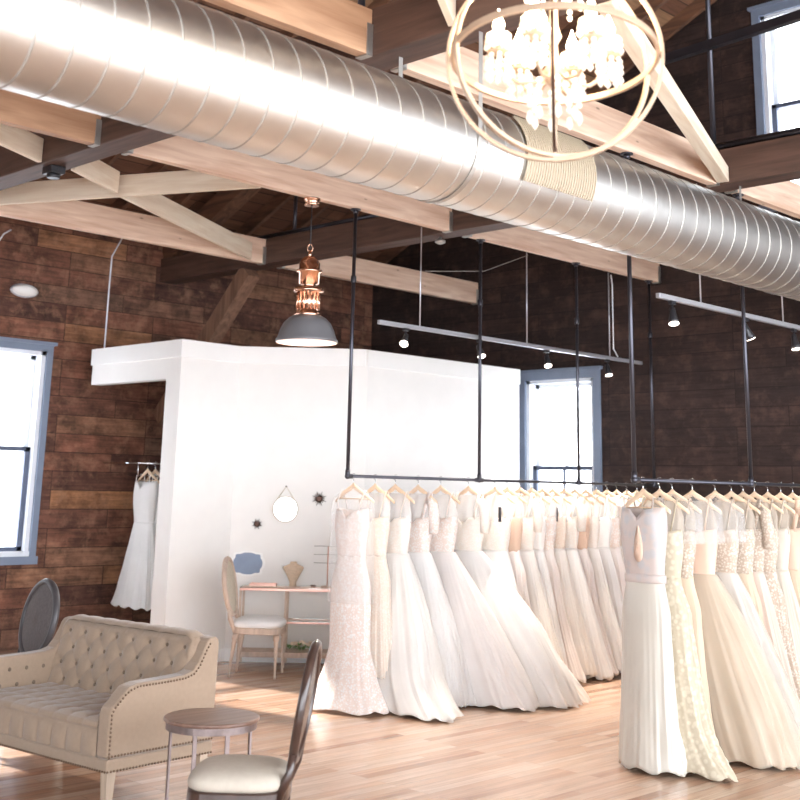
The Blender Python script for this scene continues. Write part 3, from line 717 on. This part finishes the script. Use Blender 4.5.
chair('dining_chair','black oval-back chair standing behind the left end of the sofa',(4.20,7.80,0),math.radians(-184),M['blackwood'],M['seatcream'],M['blackcane'],plab='dark woven oval back panel')
chair('dining_chair','pale washed-wood oval-back chair with white seat at the jewellery table',(7.53,9.09,0),math.radians(-50),M['palewood'],M['seatwhite'],M['cane'],plab='beige caned oval back panel')

# ------------------------------------------------------------------ round side table
tx,ty,tz=4.055,5.24,.55
t=thing('side_table','small round side table with brown wooden top and metal legs beside the sofa','table',(tx,ty,0))
MB().lathe([(.235,tz-.02),(.243,tz-.015),(.243,tz-.004),(.238,tz)],(tx,ty,0),48).build('table_top',M['tabletop'],t)
rs=[[V(tx+r*cos(2*PI*i/48),ty+r*sin(2*PI*i/48),z) for r,z in ((.222,tz-.055),(.230,tz-.055),(.230,tz-.0205),(.222,tz-.0205))] for i in range(49)]
MB().rings(rs,True,False,False,False).build('apron_ring',M['tablemetal'],t)
for k in range(4):
    a=math.radians(44.5+30+90*k); x,y=tx+.216*cos(a),ty+.216*sin(a)
    MB().beam((x,y,0),(x,y,tz-.021),.022,.010,up=V(cos(a),sin(a),0)).build('leg',M['tablemetal'],t)

# ------------------------------------------------------------------ jewellery table along the angled wall
D2=(PT[2]-PT[1]).normalized(); N2=V(D2.y,-D2.x,0)   # N2 points out of the wall into the room
if N2.y>0: N2=-N2
N2=V(-.703,-.711,0).normalized() if (N2.x>0) else N2
def f2(s_,off,z): return PT[1]+D2*s_+N2*off+V(0,0,z)
TL0,TL1,TD=.16,1.22,.36
t=thing('jewellery_table','slim rose-gold framed glass console table against the angled white wall','table',tuple(f2(.7,.2,0)))
def fbox(mb,s0,s1,o0,o1,z0,z1):
    c=(f2(s0,o0,z0)+f2(s1,o1,z1))/2; return mb.obox(c,D2,N2,V(0,0,1),(s1-s0)/2,(o1-o0)/2,(z1-z0)/2)
mb=MB(); fbox(mb,TL0,TL1,.03,.045,.70,.722); fbox(mb,TL0,TL1,TD-.015,TD,.70,.722); fbox(mb,TL0,TL0+.015,.045,TD-.015,.70,.722); fbox(mb,TL1-.015,TL1,.045,TD-.015,.70,.722); mb.build('table_frame',M['rosegold'],t)
mb=MB(); fbox(mb,TL0,TL1,.03,TD,.7225,.73); mb.build('glass_top',M['tableglass'],t)
for s_ in (TL0,.60,TL1-.02):
    for o_ in (.03,TD-.02):
        mb=MB(); fbox(mb,s_,s_+.02,o_,o_+.02,0,.70); mb.build('leg',M['palewood'],t)
mb=MB(); fbox(mb,.60,TL1,TD-.015,TD-.001,.40,.415); fbox(mb,.60,TL1,.031,.045,.40,.415); mb.build('shelf_frame',M['rosegold'],t)
mb=MB(); fbox(mb,.62,TL1-.02,.035,TD-.02,.4155,.421); mb.build('glass_shelf',M['tableglass'],t)
mb=MB(); fbox(mb,TL0+.021,.599,.031,TD-.002,.09,.135); fbox(mb,.621,TL1-.021,.031,TD-.002,.09,.135); mb.build('bottom_shelf',M['palewood'],t)
# things on it
def bust(s_,o_,z,sc=1.):
    b=f2(s_,o_,z); mb=MB(); rs=[]
    for w,d,zz in ((.030,.028,0),(.026,.024,.02),(.030,.024,.04),(.055,.030,.09),(.085,.034,.14),(.082,.030,.155),(.03,.024,.178),(.026,.022,.195)):
        rs.append([b+D2*(w*sc*cos(2*PI*i/20))+N2*(d*sc*sin(2*PI*i/20))+V(0,0,zz*sc) for i in range(20)])
    return tag(mb.rings(rs).build('necklace_bust',M['burlap']),'beige necklace display bust standing on the glass table','display bust')
bust(.66,.16,.731,1.2)
# wire jewellery rack
t=thing('jewellery_stand','small wire jewellery stand with three bars on the glass table','display stand',tuple(f2(1.0,.18,.731)))
mb=MB(); mb.lathe([(.06,.731),(.06,.742),(.01,.745)],tuple(f2(1.0,.18,0)),20); mb.build('base',M['palewood'],t)
mb=MB(); mb.tube([f2(1.0,.18,.745),f2(1.0,.18,1.12)],.006,8); mb.build('stem',M['rosegold'],t)
for z in (.96,1.04,1.12):
    mb=MB(); mb.tube([f2(.86,.18,z),f2(1.14,.18,z)],.0035,8); mb.build('crossbar',M['galv'],t)
t=thing('jewellery_tray','low pink jewellery tray on the glass table beside the chair','tray',tuple(f2(.36,.18,.731)))
mb=MB(); fbox(mb,.24,.50,.10,.26,.731,.737); mb.build('tray_base',M['petal'],t)
mb=MB(); fbox(mb,.24,.50,.10,.105,.737,.755); fbox(mb,.24,.50,.255,.26,.737,.755); fbox(mb,.24,.245,.105,.255,.737,.755); fbox(mb,.495,.50,.105,.255,.737,.755); mb.build('tray_rim',M['rosegold'],t)
mb=MB()
for k in range(14): mb.ell(f2(.86+.02*cos(k*1.7),.10+.02*sin(k*2.3)+.004*k,.736+.004*(k%2)),.011,.011,.006,8,4)
tag(mb.build('necklace',M['bronze']),'dark bead necklace lying on the glass table','necklace')
t=thing('flower_bunch','cream blooms with green leaves on the bottom shelf of the table','flowers',tuple(f2(.78,.2,.136)))
for k in range(9):
    p=f2(.68+.03*k,.12+.12*((k*37)%10)/10,.19+.02*((k*53)%5)/5)
    mb=MB()
    for q in range(7):
        a=2*PI*q/7; mb.ell(p+V(.014*cos(a),.014*sin(a),0),.013,.013,.016,8,5)
    mb.ell(p+V(0,0,.004),.012,.012,.016,8,5); mb.build('bloom',M['petal'],t)
mb=MB()
for k in range(46):
    p=f2(.64+.3*random.random(),.08+.2*random.random(),.14+.05*random.random()); a=random.random()*6.28; d=V(cos(a),sin(a),.5).normalized(); w=d.cross(V(0,0,1)).normalized()
    mb.add([p,p+d*.03+w*.012,p+d*.06,p+d*.03-w*.012],[(0,1,2,3)])
mb.build('leaves',M['leaf'],t,solid=.0012)
# wall decorations
def fdisc(mb,s_,z,r,o0,o1,n=40,sx=1.):
    rs=[[f2(s_+sx*r*cos(2*PI*i/n),o,z+r*sin(2*PI*i/n)) for i in range(n)] for o in (o0,o1)]
    return mb.rings(rs,smooth=False)
t=thing('round_mirror','round wall mirror hung by a strap on the angled white wall','mirror',tuple(f2(.545,.01,1.465)))
rs=[[f2(.545+r*cos(2*PI*i/48),o,1.465+r*sin(2*PI*i/48)) for r,o in ((.118,.002),(.130,.002),(.130,.024),(.118,.024))] for i in range(49)]
MB().rings(rs,True,False,False,False).build('mirror_frame',M['cane'],t)
fdisc(MB(),.545,1.465,.1175,.004,.014).build('mirror_glass',M['mirror'],t)
mb=MB(); mb.tube([f2(.455,.016,1.555),f2(.545,.010,1.69),f2(.635,.016,1.555)],.005,6); mb.build('strap',M['cane'],t)
mb=MB(); mb.tube([f2(.545,.001,1.69),f2(.545,.022,1.69)],.008,10); mb.build('peg',M['bronze'],t)
def starburst(s_,z,r,lab):
    t=thing('starburst_ornament',lab,'wall ornament',tuple(f2(s_,.01,z)),0,'starburst wall ornaments')
    mb=MB(); fdisc(mb,s_,z,r*.32,.001,.03,20); mb.build('centre',M['bronze'],t)
    mb=MB()
    for k in range(16):
        a=2*PI*k/16; l=r*(1 if k%2 else .75)
        d=D2*cos(a)+V(0,0,sin(a)); mb.tube([f2(s_,.015,z)+d*r*.2,f2(s_,.015,z)+d*l],[.008,.002],6)
    mb.build('rays',M['bronze'],t)
starburst(.265,1.315,.055,'smaller dark starburst ornament left of the round mirror')
starburst(.885,1.575,.075,'larger dark starburst ornament right of the round mirror')
t=thing('plaque','blue-grey scalloped chalkboard plaque with white edge on the white wall','sign',tuple(f2(.155,.01,.93)))
def scal(w,h,n=64):
    o=[]
    for k in range(n):
        a=2*PI*k/n; c_=cos(a); s_=sin(a); e=.6
        q=1+.05*cos(8*a); o.append((w*math.copysign(abs(c_)**e,c_)*q,h*math.copysign(abs(s_)**e,s_)*q))
    return o
for nm,f,o0,o1,mt in (('plaque_border',1.17,.001,.012,'trimwhite'),('plaque_face',1.,.0122,.016,'slate')):
    pts=scal(.14*f,.10*f)
    rs=[[f2(.19+a,o,.93+b) for a,b in pts] for o in (o0,o1)]; MB().rings(rs,smooth=False).build(nm,M[mt],t)

# ------------------------------------------------------------------ hangers and gowns
def hanger_proto():
    t=thing('coat_hanger','x','hanger',(0,0,0),local=True)
    mb=MB(); rs=[]
    for k in range(17):
        f=-1+2*k/16; y=.205*f; z=-.085-.115*abs(f)**1.25+(.012 if abs(f)<.08 else 0); w=.0085; h=.024-.011*abs(f)
        rs.append([V(w*cos(2*PI*i/10)+.02*f*f,y,z+h*sin(2*PI*i/10)) for i in range(10)])
    mb.rings(rs); mb.build('hanger_body',M['hanger'],t)
    mb=MB(); pts=[V(0,0,-.075),V(0,0,-.045)]+[V(0,.021*cos(a),.0+.021*sin(a)) for a in [-1.57+k*.38 for k in range(11)]]
    mb.tube(pts,.0026,6); mb.build('hook',M['chrome'],t)
    mb=MB(); mb.tube([V(.015,-.175,-.178),V(.015,.175,-.178)],.005,8); mb.build('trouser_bar',M['hanger'],t)
    return t
HP=hanger_proto(); HPused=[False]
def hang(x,y,label,group=None,rz=0.):
    if not HPused[0]: HPused[0]=True; h=HP; h.location=(x,y,RZ); h.rotation_euler=(0,0,rz); h['label']=label; 
    else: h=dup(HP,(x,y,RZ),rz,label)
    if group: h['group']=group
    elif 'group' in h: del h['group']
    return h
def smooth(a,b,t): t=max(0,min(1,t)); t=t*t*(3-2*t); return a+(b-a)*t
def gown(x,y,label,body,skirt,style='aline',a=.35,b=.12,off=(0,0),group=None,folds=11,amp=.10,seed=0,waist=1.17,neck=1.44,bustw=.165,train=None,belt=None,straps=True,hem=.012,sleeve=False,tagb=False,rz=0.,cover=False,clow=1.38,tiers=0,hip=None,name='wedding_gown',len_top=1.785,yoke=True,keyhole=False,front=False):
    shm=M['f_sheer' if front else 'sheer']
    """hangs in the plane across the rail (local y), thickness along local x. z measured from the floor."""
    rnd=random.Random(seed)
    t=thing(name,label,'gown',(x,y,0),rz,group,local=True)
    n=168; ph=[rnd.random()*6.28 for _ in range(6)]; fo=folds+rnd.randint(-1,1)
    bt=min(.075,b*.8)
    hipw=hip or bustw*1.05
    # bodice
    rows=[]; R_=14
    for k in range(R_+1):
        f=k/R_; row=[]
        for i in range(n):
            th=2*PI*i/n
            zt=neck+.035*abs(sin(th*1))**2*(1 if cos(th)<0 else .3)*0+.03*(abs(sin(th))) - .045*max(0,1-abs(abs(th-PI))/.35)*1
            z=waist-.02+(zt-waist+.02)*f
            w=smooth(bustw*.82,bustw,f*1.3); d=smooth(bt*.8,bt,f*1.2)
            if f>.75: w*=1-.04*(f-.75)*4
            cr=1+.012*sin(th*9+ph[0]+f*4)
            row.append(V(d*cos(th)*cr+(-.012*sin(PI*f)*(1 if cos(th)<0 else 0)),w*sin(th)*cr,z))
        rows.append(row)
    MB().rings(rows,True,False,False).build('bodice',M[body],t,solid=.004)
    if straps:
        for s_ in (1,-1):
            mb=MB()
            for side in (1,-1):
                pts=[V(side*bt*.75,s_*bustw*.62,neck+.0),V(side*.05,s_*.125,neck+.09),V(side*.016+.01,s_*.13,1.655),V(.010,s_*.13,1.675)]
                w=.035 if sleeve else .012
                mb.rings([[p+V(0,-w/2,0),p+V(0,w/2,0),p+V(0,w/2,.0)+V(.003,0,0),p+V(.003,-w/2,0)] for p in pts],True,True,True)
            mb.build('strap',M[body],t)
    if sleeve:
        for s_ in (1,-1):
            mb=MB(); pts=[V(0,s_*.13,1.60),V(.0,s_*.175,1.56),V(-.005,s_*.20,1.45),V(0,s_*.19,1.33)]
            mb.tube(pts,[.035,.045,.045,.04],14); mb.build('sleeve',M[body],t)
    # skirt
    rows=[]; R_=46
    ox,oy=off
    for k in range(R_+1):
        f=k/R_; row=[]
        if style=='ball': w=hipw*.84+(a-hipw*.84)*(1-(1-f)**2.1); d=bt*.85+(b-bt*.85)*(1-(1-f)**2.0)
        elif style=='sheath':
            w=smooth(bustw*.83,hipw,f/.22) if f<.22 else hipw+(a-hipw)*((f-.22)/.78)**1.5
            d=smooth(bt*.8,bt*1.1,f/.2) if f<.2 else bt*1.1+(b-bt*1.1)*((f-.2)/.8)**1.5
        elif style=='mermaid':
            w=smooth(bustw*.83,hipw,f/.25) if f<.6 else hipw+(a-hipw)*((f-.6)/.4)**1.3
            d=smooth(bt*.8,bt*1.1,f/.2) if f<.6 else bt*1.1+(b-bt*1.1)*((f-.6)/.4)**1.3
        else: w=bustw*.83+(a-bustw*.83)*f**.92; d=bt*.85+(b-bt*.85)*f**.9
        am=amp*(.25+.75*min(1,f*1.2))*min(1,f*6)
        for i in range(n):
            th=2*PI*i/n
            q=sin(fo*th+ph[0]+.8*sin(2*th+ph[1])+f*.9)+.5*sin((fo*2+1)*th+ph[2]+1.2*f)+.3*sin(5*th+ph[3]-f*2)
            q=math.copysign(abs(q)**.8,q)
            fine=.22*sin((fo*3+2)*th+ph[3]+2.5*f+.6*sin(4*th))+.16*sin((fo*4+5)*th+ph[4]-2*f)
            rr=1+am*(q*.5+fine)+.012*f*sin(23*f*(1+.2*sin(3*th+ph[5]))+4*th+ph[1])
            lw=1+ (.09*sin(3*th+ph[4]+3*f) if style=='ball' else .03*sin(3*th+ph[4]))*f
            if tiers:
                tt=(f*tiers)%1; rr+=.035*tt*(1+.5*sin(17*th+ph[5]+int(f*tiers)*2))
            X=d*rr*lw*cos(th)+ox*f**1.7; Y=w*rr*lw*sin(th)+oy*f**1.5
            hz_=hem
            z=waist*(1-f)+hz_*f
            if train and f>.72:
                g=((f-.72)/.28)**2; dirn=train
                dot=(cos(th)*dirn[0]+sin(th)*dirn[1])/math.hypot(*dirn)
                wt=max(0,dot)**1.3
                X+=dirn[0]*g*wt; Y+=dirn[1]*g*wt
            if f>.9: z+=max(0,(f-.9)*10)*.012*(1+sin(fo*th*1.0+ph[5]))
            row.append(V(X,Y,max(z,.006)))
        rows.append(row)
    sk=MB().rings(rows,True,False,False).build('skirt',M[skirt],t,solid=.003)
    if style=='ball':
        rr_=[]
        for k,row in enumerate(rows):
            f=k/R_; c0=V(ox*f**1.7,oy*f**1.5,0); o_=[]
            for i,p in enumerate(row):
                th=2*PI*i/n; g=1.03+.05*f*(1+sin(9*th+ph[2]+5*f)*.8+.5*sin(21*th+ph[0]-3*f)); q=(p-c0)*g+c0; q.z=max(.008,p.z+.004-.0*f); o_.append(q)
            rr_.append(o_)
        MB().rings(rr_,True,False,False).build('overskirt',shm,t)
    if yoke:
        rows=[]
        for z,w_,d_ in ((neck-.02,bustw*.97,bt*.98),(neck+.05,bustw*.98,bt*.85),(neck+.11,.165,.055),(1.60,.150,.036),(1.655,.11,.022)):
            rows.append([V(.006+d_*cos(2*PI*i/72)*(1+.10*sin(9*2*PI*i/72+ph[0])),w_*sin(2*PI*i/72)*(1+.03*sin(7*2*PI*i/72+ph[1])),z) for i in range(72)])
        MB().rings(rows,True,False,False).build('sheer_yoke',shm,t)
    if belt:
        rows=[[V(bt*.86*cos(2*PI*i/40)*q,bustw*.86*sin(2*PI*i/40)*q,z) for i in range(40)] for z,q in ((waist-.035,1.),(waist-.03,1.04),(waist+.012,1.04),(waist+.018,1.0))]
        MB().rings(rows,True,False,False).build('sash',M[belt],t,solid=.003)
    if keyhole:
        mb=MB(); rs=[]
        for f in (.0,.5,1.):
            rs.append([V(-bt-.022+.010*f,(.034*(1-.45*sin(2*PI*i/28)))*f*cos(2*PI*i/28)-.02,1.38+.115*f*sin(2*PI*i/28)) for i in range(28)])
        MB().rings(rs,True,False,False).build('keyhole_panel',M['nude'],t,solid=.004)
    if tagb:
        MB().box((-bt-.03,-.135,1.42),(-bt-.026,-.105,1.55)).build('tag',M['tag'],t)
    if cover:
        rows=[]
        for z,w,d in ((1.70,.03,.014),(1.665,.12,.03),(1.62,.20,.05),(1.58,.222,.065),(1.48,.225,.085),((1.48+clow)/2,.23,.095),(clow,.232,.10)):
            rows.append([V(d*cos(2*PI*i/48)*(1+.05*sin(7*2*PI*i/48)),w*sin(2*PI*i/48)*(1+.02*sin(5*2*PI*i/48)),z) for i in range(48)])
        o=MB().rings(rows,True,False,False).build('garment_cover',M['plastic']); o.location=(x,y,0); o.rotation_euler=(0,0,rz)
        tag(o,'clear shoulder cover over the '+cover,'garment cover')
    return t
Y1=7.3
# back rack, left to right
def put(x,y,label,body,skirt,hl=None,hg=None,**k):
    gown(x,y,label,body,skirt,**k); hang(x,y,hl or ('wooden hanger holding the '+label[:0]+label),hg,k.get('rz',0.))
put(6.97,Y1,'white lace sheath gown over nude lining, leftmost on the back rack','lace_white','lace_white',hl='wooden hanger at the left end of the back rack, holding the lace sheath gown',clow=.8,yoke=False,neck=1.5,style='mermaid',a=.36,b=.2,hip=.20,bustw=.17,amp=.05,folds=7,seed=3,off=(-.02,-.03),train=(-.05,.06),cover='lace sheath gown at the left end of the back rack',rz=.08)
put(7.22,Y1,'champagne lace slip gown second from the left on the back rack','lace_champ','lace_champ',hl='wooden hanger second from the left on the back rack',style='sheath',a=.30,b=.12,hip=.19,amp=.06,seed=5,hem=.03)
put(7.46,Y1,'ivory tulle A-line gown third from left, its train pooling on the floor','lace_ivory','tul_ivory',hl='wooden hanger third from the left on the back rack',style='ball',a=.44,b=.22,off=(-.10,-.20),amp=.075,folds=13,seed=8,train=(-.12,-.28),bustw=.18)
put(7.74,Y1,'white tulle gown with sheer straps, fourth from left on the back rack','lace_white','tul_white',hl='wooden hanger fourth from the left on the back rack',style='ball',a=.42,b=.2,off=(-.02,-.18),amp=.07,folds=13,seed=9,sleeve=True)
put(8.03,Y1,'blush tulle ball gown with beaded bodice, fifth from left on the back rack','lace_white','tul_blush',hl='wooden hanger fifth from the left on the back rack',style='ball',a=.58,b=.24,off=(.0,-.36),amp=.06,folds=15,seed=11,bustw=.19)
put(8.40,Y1,'widest white tulle ball gown, in the middle of the back rack','lace_ivory','tul_white',hl='wooden hanger above the widest white ball gown on the back rack',style='ball',a=.72,b=.32,off=(.06,-.42),amp=.055,folds=17,seed=12,bustw=.185,tiers=0,sleeve=True)
cyc=[('tul_white','lace_ivory','white'),('tul_blush','nude','blush'),('tul_ivory','lace_ivory','ivory'),('tul_white','tul_white','white'),('tul_blush','lace_white','blush'),('tul_ivory','lace_champ','ivory')]
x=8.78; k=0
while x<11.42:
    sk,bd,cn=cyc[k%6]
    put(x,Y1,'slim %s gown among those packed right of the widest ball gown on the back rack'%cn,bd,sk,hl='wooden hanger among those packed right of the widest ball gown on the back rack',hg='hangers on the far half of the back rack',
        group='%s gowns on the far half of the back rack'%cn,style=['aline','sheath','aline'][k%3],a=.40-.04*(k%2),b=.13,hip=.19,amp=.10,folds=12,seed=20+k,off=(0,-.08),hem=.012+.02*(k%3),tagb=k in (0,3,5),sleeve=k%4==2,rz=random.uniform(-.1,.1))
    x+=.155+.04*random.random(); k+=1
# front rack
Y2=4.55
put(7.00,Y2,'ivory satin column gown with silver grey bodice, leftmost on the front rack','satin_silver','satin_ivory',hl='wooden hanger at the left end of the front rack, holding the satin column gown',front=True,style='sheath',a=.235,b=.13,hip=.19,bustw=.185,neck=1.585,yoke=False,keyhole=True,amp=.05,folds=6,seed=41,train=(.05,-.05),belt='satin_silver',rz=-.12)
put(7.17,Y2-.02,'ivory petal-covered gown with trailing train, second on the front rack','petals','petals',hl='wooden hanger second from the left on the front rack',front=True,style='sheath',a=.30,b=.12,hip=.195,amp=.06,folds=8,seed=43,off=(-.02,-.10),train=(-.04,-.13),tiers=24)
put(7.36,Y2,'blush beaded slip gown third from left on the front rack','f_lace','f_champ',hl='wooden hanger third from the left on the front rack',front=True,style='sheath',a=.27,b=.09,hip=.18,amp=.08,seed=44,cover='third gown from the left on the front rack')
put(7.62,Y2,'champagne tulle ball gown, widest on the front rack','nude','f_champ',hl='wooden hanger above the champagne ball gown on the front rack',front=True,style='ball',a=.50,b=.22,off=(.14,-.16),amp=.06,folds=15,seed=45,bustw=.18,cover='champagne ball gown on the front rack')
put(7.93,Y2,'white ruffled tulle gown right of the champagne ball gown on the front rack','f_lace','f_white',hl='wooden hanger above the white ruffled gown on the front rack',front=True,style='ball',a=.40,b=.17,off=(.14,-.14),amp=.09,folds=14,seed=46,tiers=5,cover='white ruffled gown on the front rack',hem=.05)
x=8.16;k=0; cy2=[('f_champ','f_lace','champagne'),('f_blush','f_lace','blush'),('f_lace','f_lace','champagne'),('f_ivory','f_ivory','ivory'),('f_champ','nude','champagne'),('f_blush','f_lace','blush')]
while x<10.2:
    sk,bd,cn=cy2[k%6]
    put(x,Y2,'slim %s gown packed right of the ruffled gown on the front rack'%cn,bd,sk,hl='wooden hanger among those by the right edge on the front rack',hg='hangers on the right half of the front rack',
        group='%s gowns on the right half of the front rack'%cn,front=True,style=['sheath','aline'][k%2],a=.34+.03*(k%2),b=.12,hip=.185,amp=.10,folds=12,seed=60+k,off=(0,-.06),hem=.012+.015*(k%3),sleeve=k%3==1,rz=random.uniform(-.1,.1))
    x+=.165+.05*random.random(); k+=1

# cubicle rack with short pieces behind the white partition
t=thing('wall_rail','thin metal rail on the wall behind the white partition opening','clothes rail',(7.9,11.2,1.9))
mb=MB(); mb.tube([(7.50,11.2,1.90),(8.95,11.2,1.90)],.008,8); mb.build('rail_pipe',M['chrome'],t)
for x in (7.50,8.95):
    mb=MB(); mb.tube([(x,11.2,1.90),(x,11.2,1.76)],.006,8); mb.tube([(x,11.2,1.90),(x+.02,11.925,1.90)],.006,8); mb.build('bracket',M['chrome'],t)
cl=['white veil slip hanging leftmost in the opening behind the partition','long white underskirt hanging second in the opening behind the partition','ivory slip hanging third in the opening behind the partition','white slip hanging nearest the partition edge']
for k,x in enumerate((7.62,7.72,7.83,7.95)):
    g=gown(x,11.2,cl[k],['tul_white','tul_white','tul_ivory','tul_white'][k],['tul_white','tul_white','tul_ivory','tul_white'][k],yoke=False,style='aline',a=.38-.02*k,b=.10,amp=.12,folds=11,seed=80+k,hem=.30,bustw=.20,neck=1.57,off=(-.06,-.02),name='white_slip')
    g.location.z=.115
    h=dup(HP,(x,11.2,1.90),0,'wooden hanger on the thin rail behind the partition opening','hangers behind the partition opening')

# ------------------------------------------------------------------ light
w=bpy.data.worlds.new('sky'); S.world=w; w.use_nodes=True; nt=w.node_tree; nt.nodes.clear()
bg=nt.nodes.new('ShaderNodeBackground'); ow=nt.nodes.new('ShaderNodeOutputWorld')
tc=nt.nodes.new('ShaderNodeTexCoord'); sp=nt.nodes.new('ShaderNodeSeparateXYZ'); nt.links.new(tc.outputs['Generated'],sp.inputs[0])
r=nt.nodes.new('ShaderNodeValToRGB'); e=r.color_ramp.elements; e[0].position=.0; e[0].color=(.88,.93,1,1); e[1].position=.6; e[1].color=(.86,.93,1,1)
nt.links.new(sp.outputs[2],r.inputs[0]); nt.links.new(r.outputs[0],bg.inputs[0]); bg.inputs[1].default_value=4.0
nt.links.new(bg.outputs[0],ow.inputs[0])
def sun(name,d,e,ang,col):
    l=bpy.data.lights.new(name,'SUN'); l.energy=e; l.angle=math.radians(ang); l.color=col
    o=bpy.data.objects.new(name,l); C.objects.link(o); o.rotation_euler=Vector(d).to_track_quat('-Z','Y').to_euler(); return o
sun('sun',(.12,-.85,-.50),7,1.5,(1,.95,.90))

# ------------------------------------------------------------------ camera
cam=bpy.data.cameras.new('camera'); co=bpy.data.objects.new('camera',cam); C.objects.link(co); S.camera=co
cam.sensor_width=36; cam.lens=54; cam.shift_y=-.25; cam.clip_end=200; cam.dof.use_dof=True; cam.dof.focus_distance=8.0; cam.dof.aperture_fstop=2.8
yaw,pit,rol=0.77590389,0.23543019,-0.02191159
f=V(cos(pit)*cos(yaw),cos(pit)*sin(yaw),sin(pit)); rr=V(sin(yaw),-cos(yaw),0); dd=f.cross(rr)
r2=rr*cos(rol)+dd*sin(rol); d2=-rr*sin(rol)+dd*cos(rol)
m=Matrix((( r2.x,-d2.x,-f.x,0),(r2.y,-d2.y,-f.y,0),(r2.z,-d2.z,-f.z,1.7),(0,0,0,1)))
co.matrix_world=m
S.view_settings.view_transform='Standard'; S.view_settings.look='None'; S.view_settings.exposure=1.38; S.view_settings.gamma=1
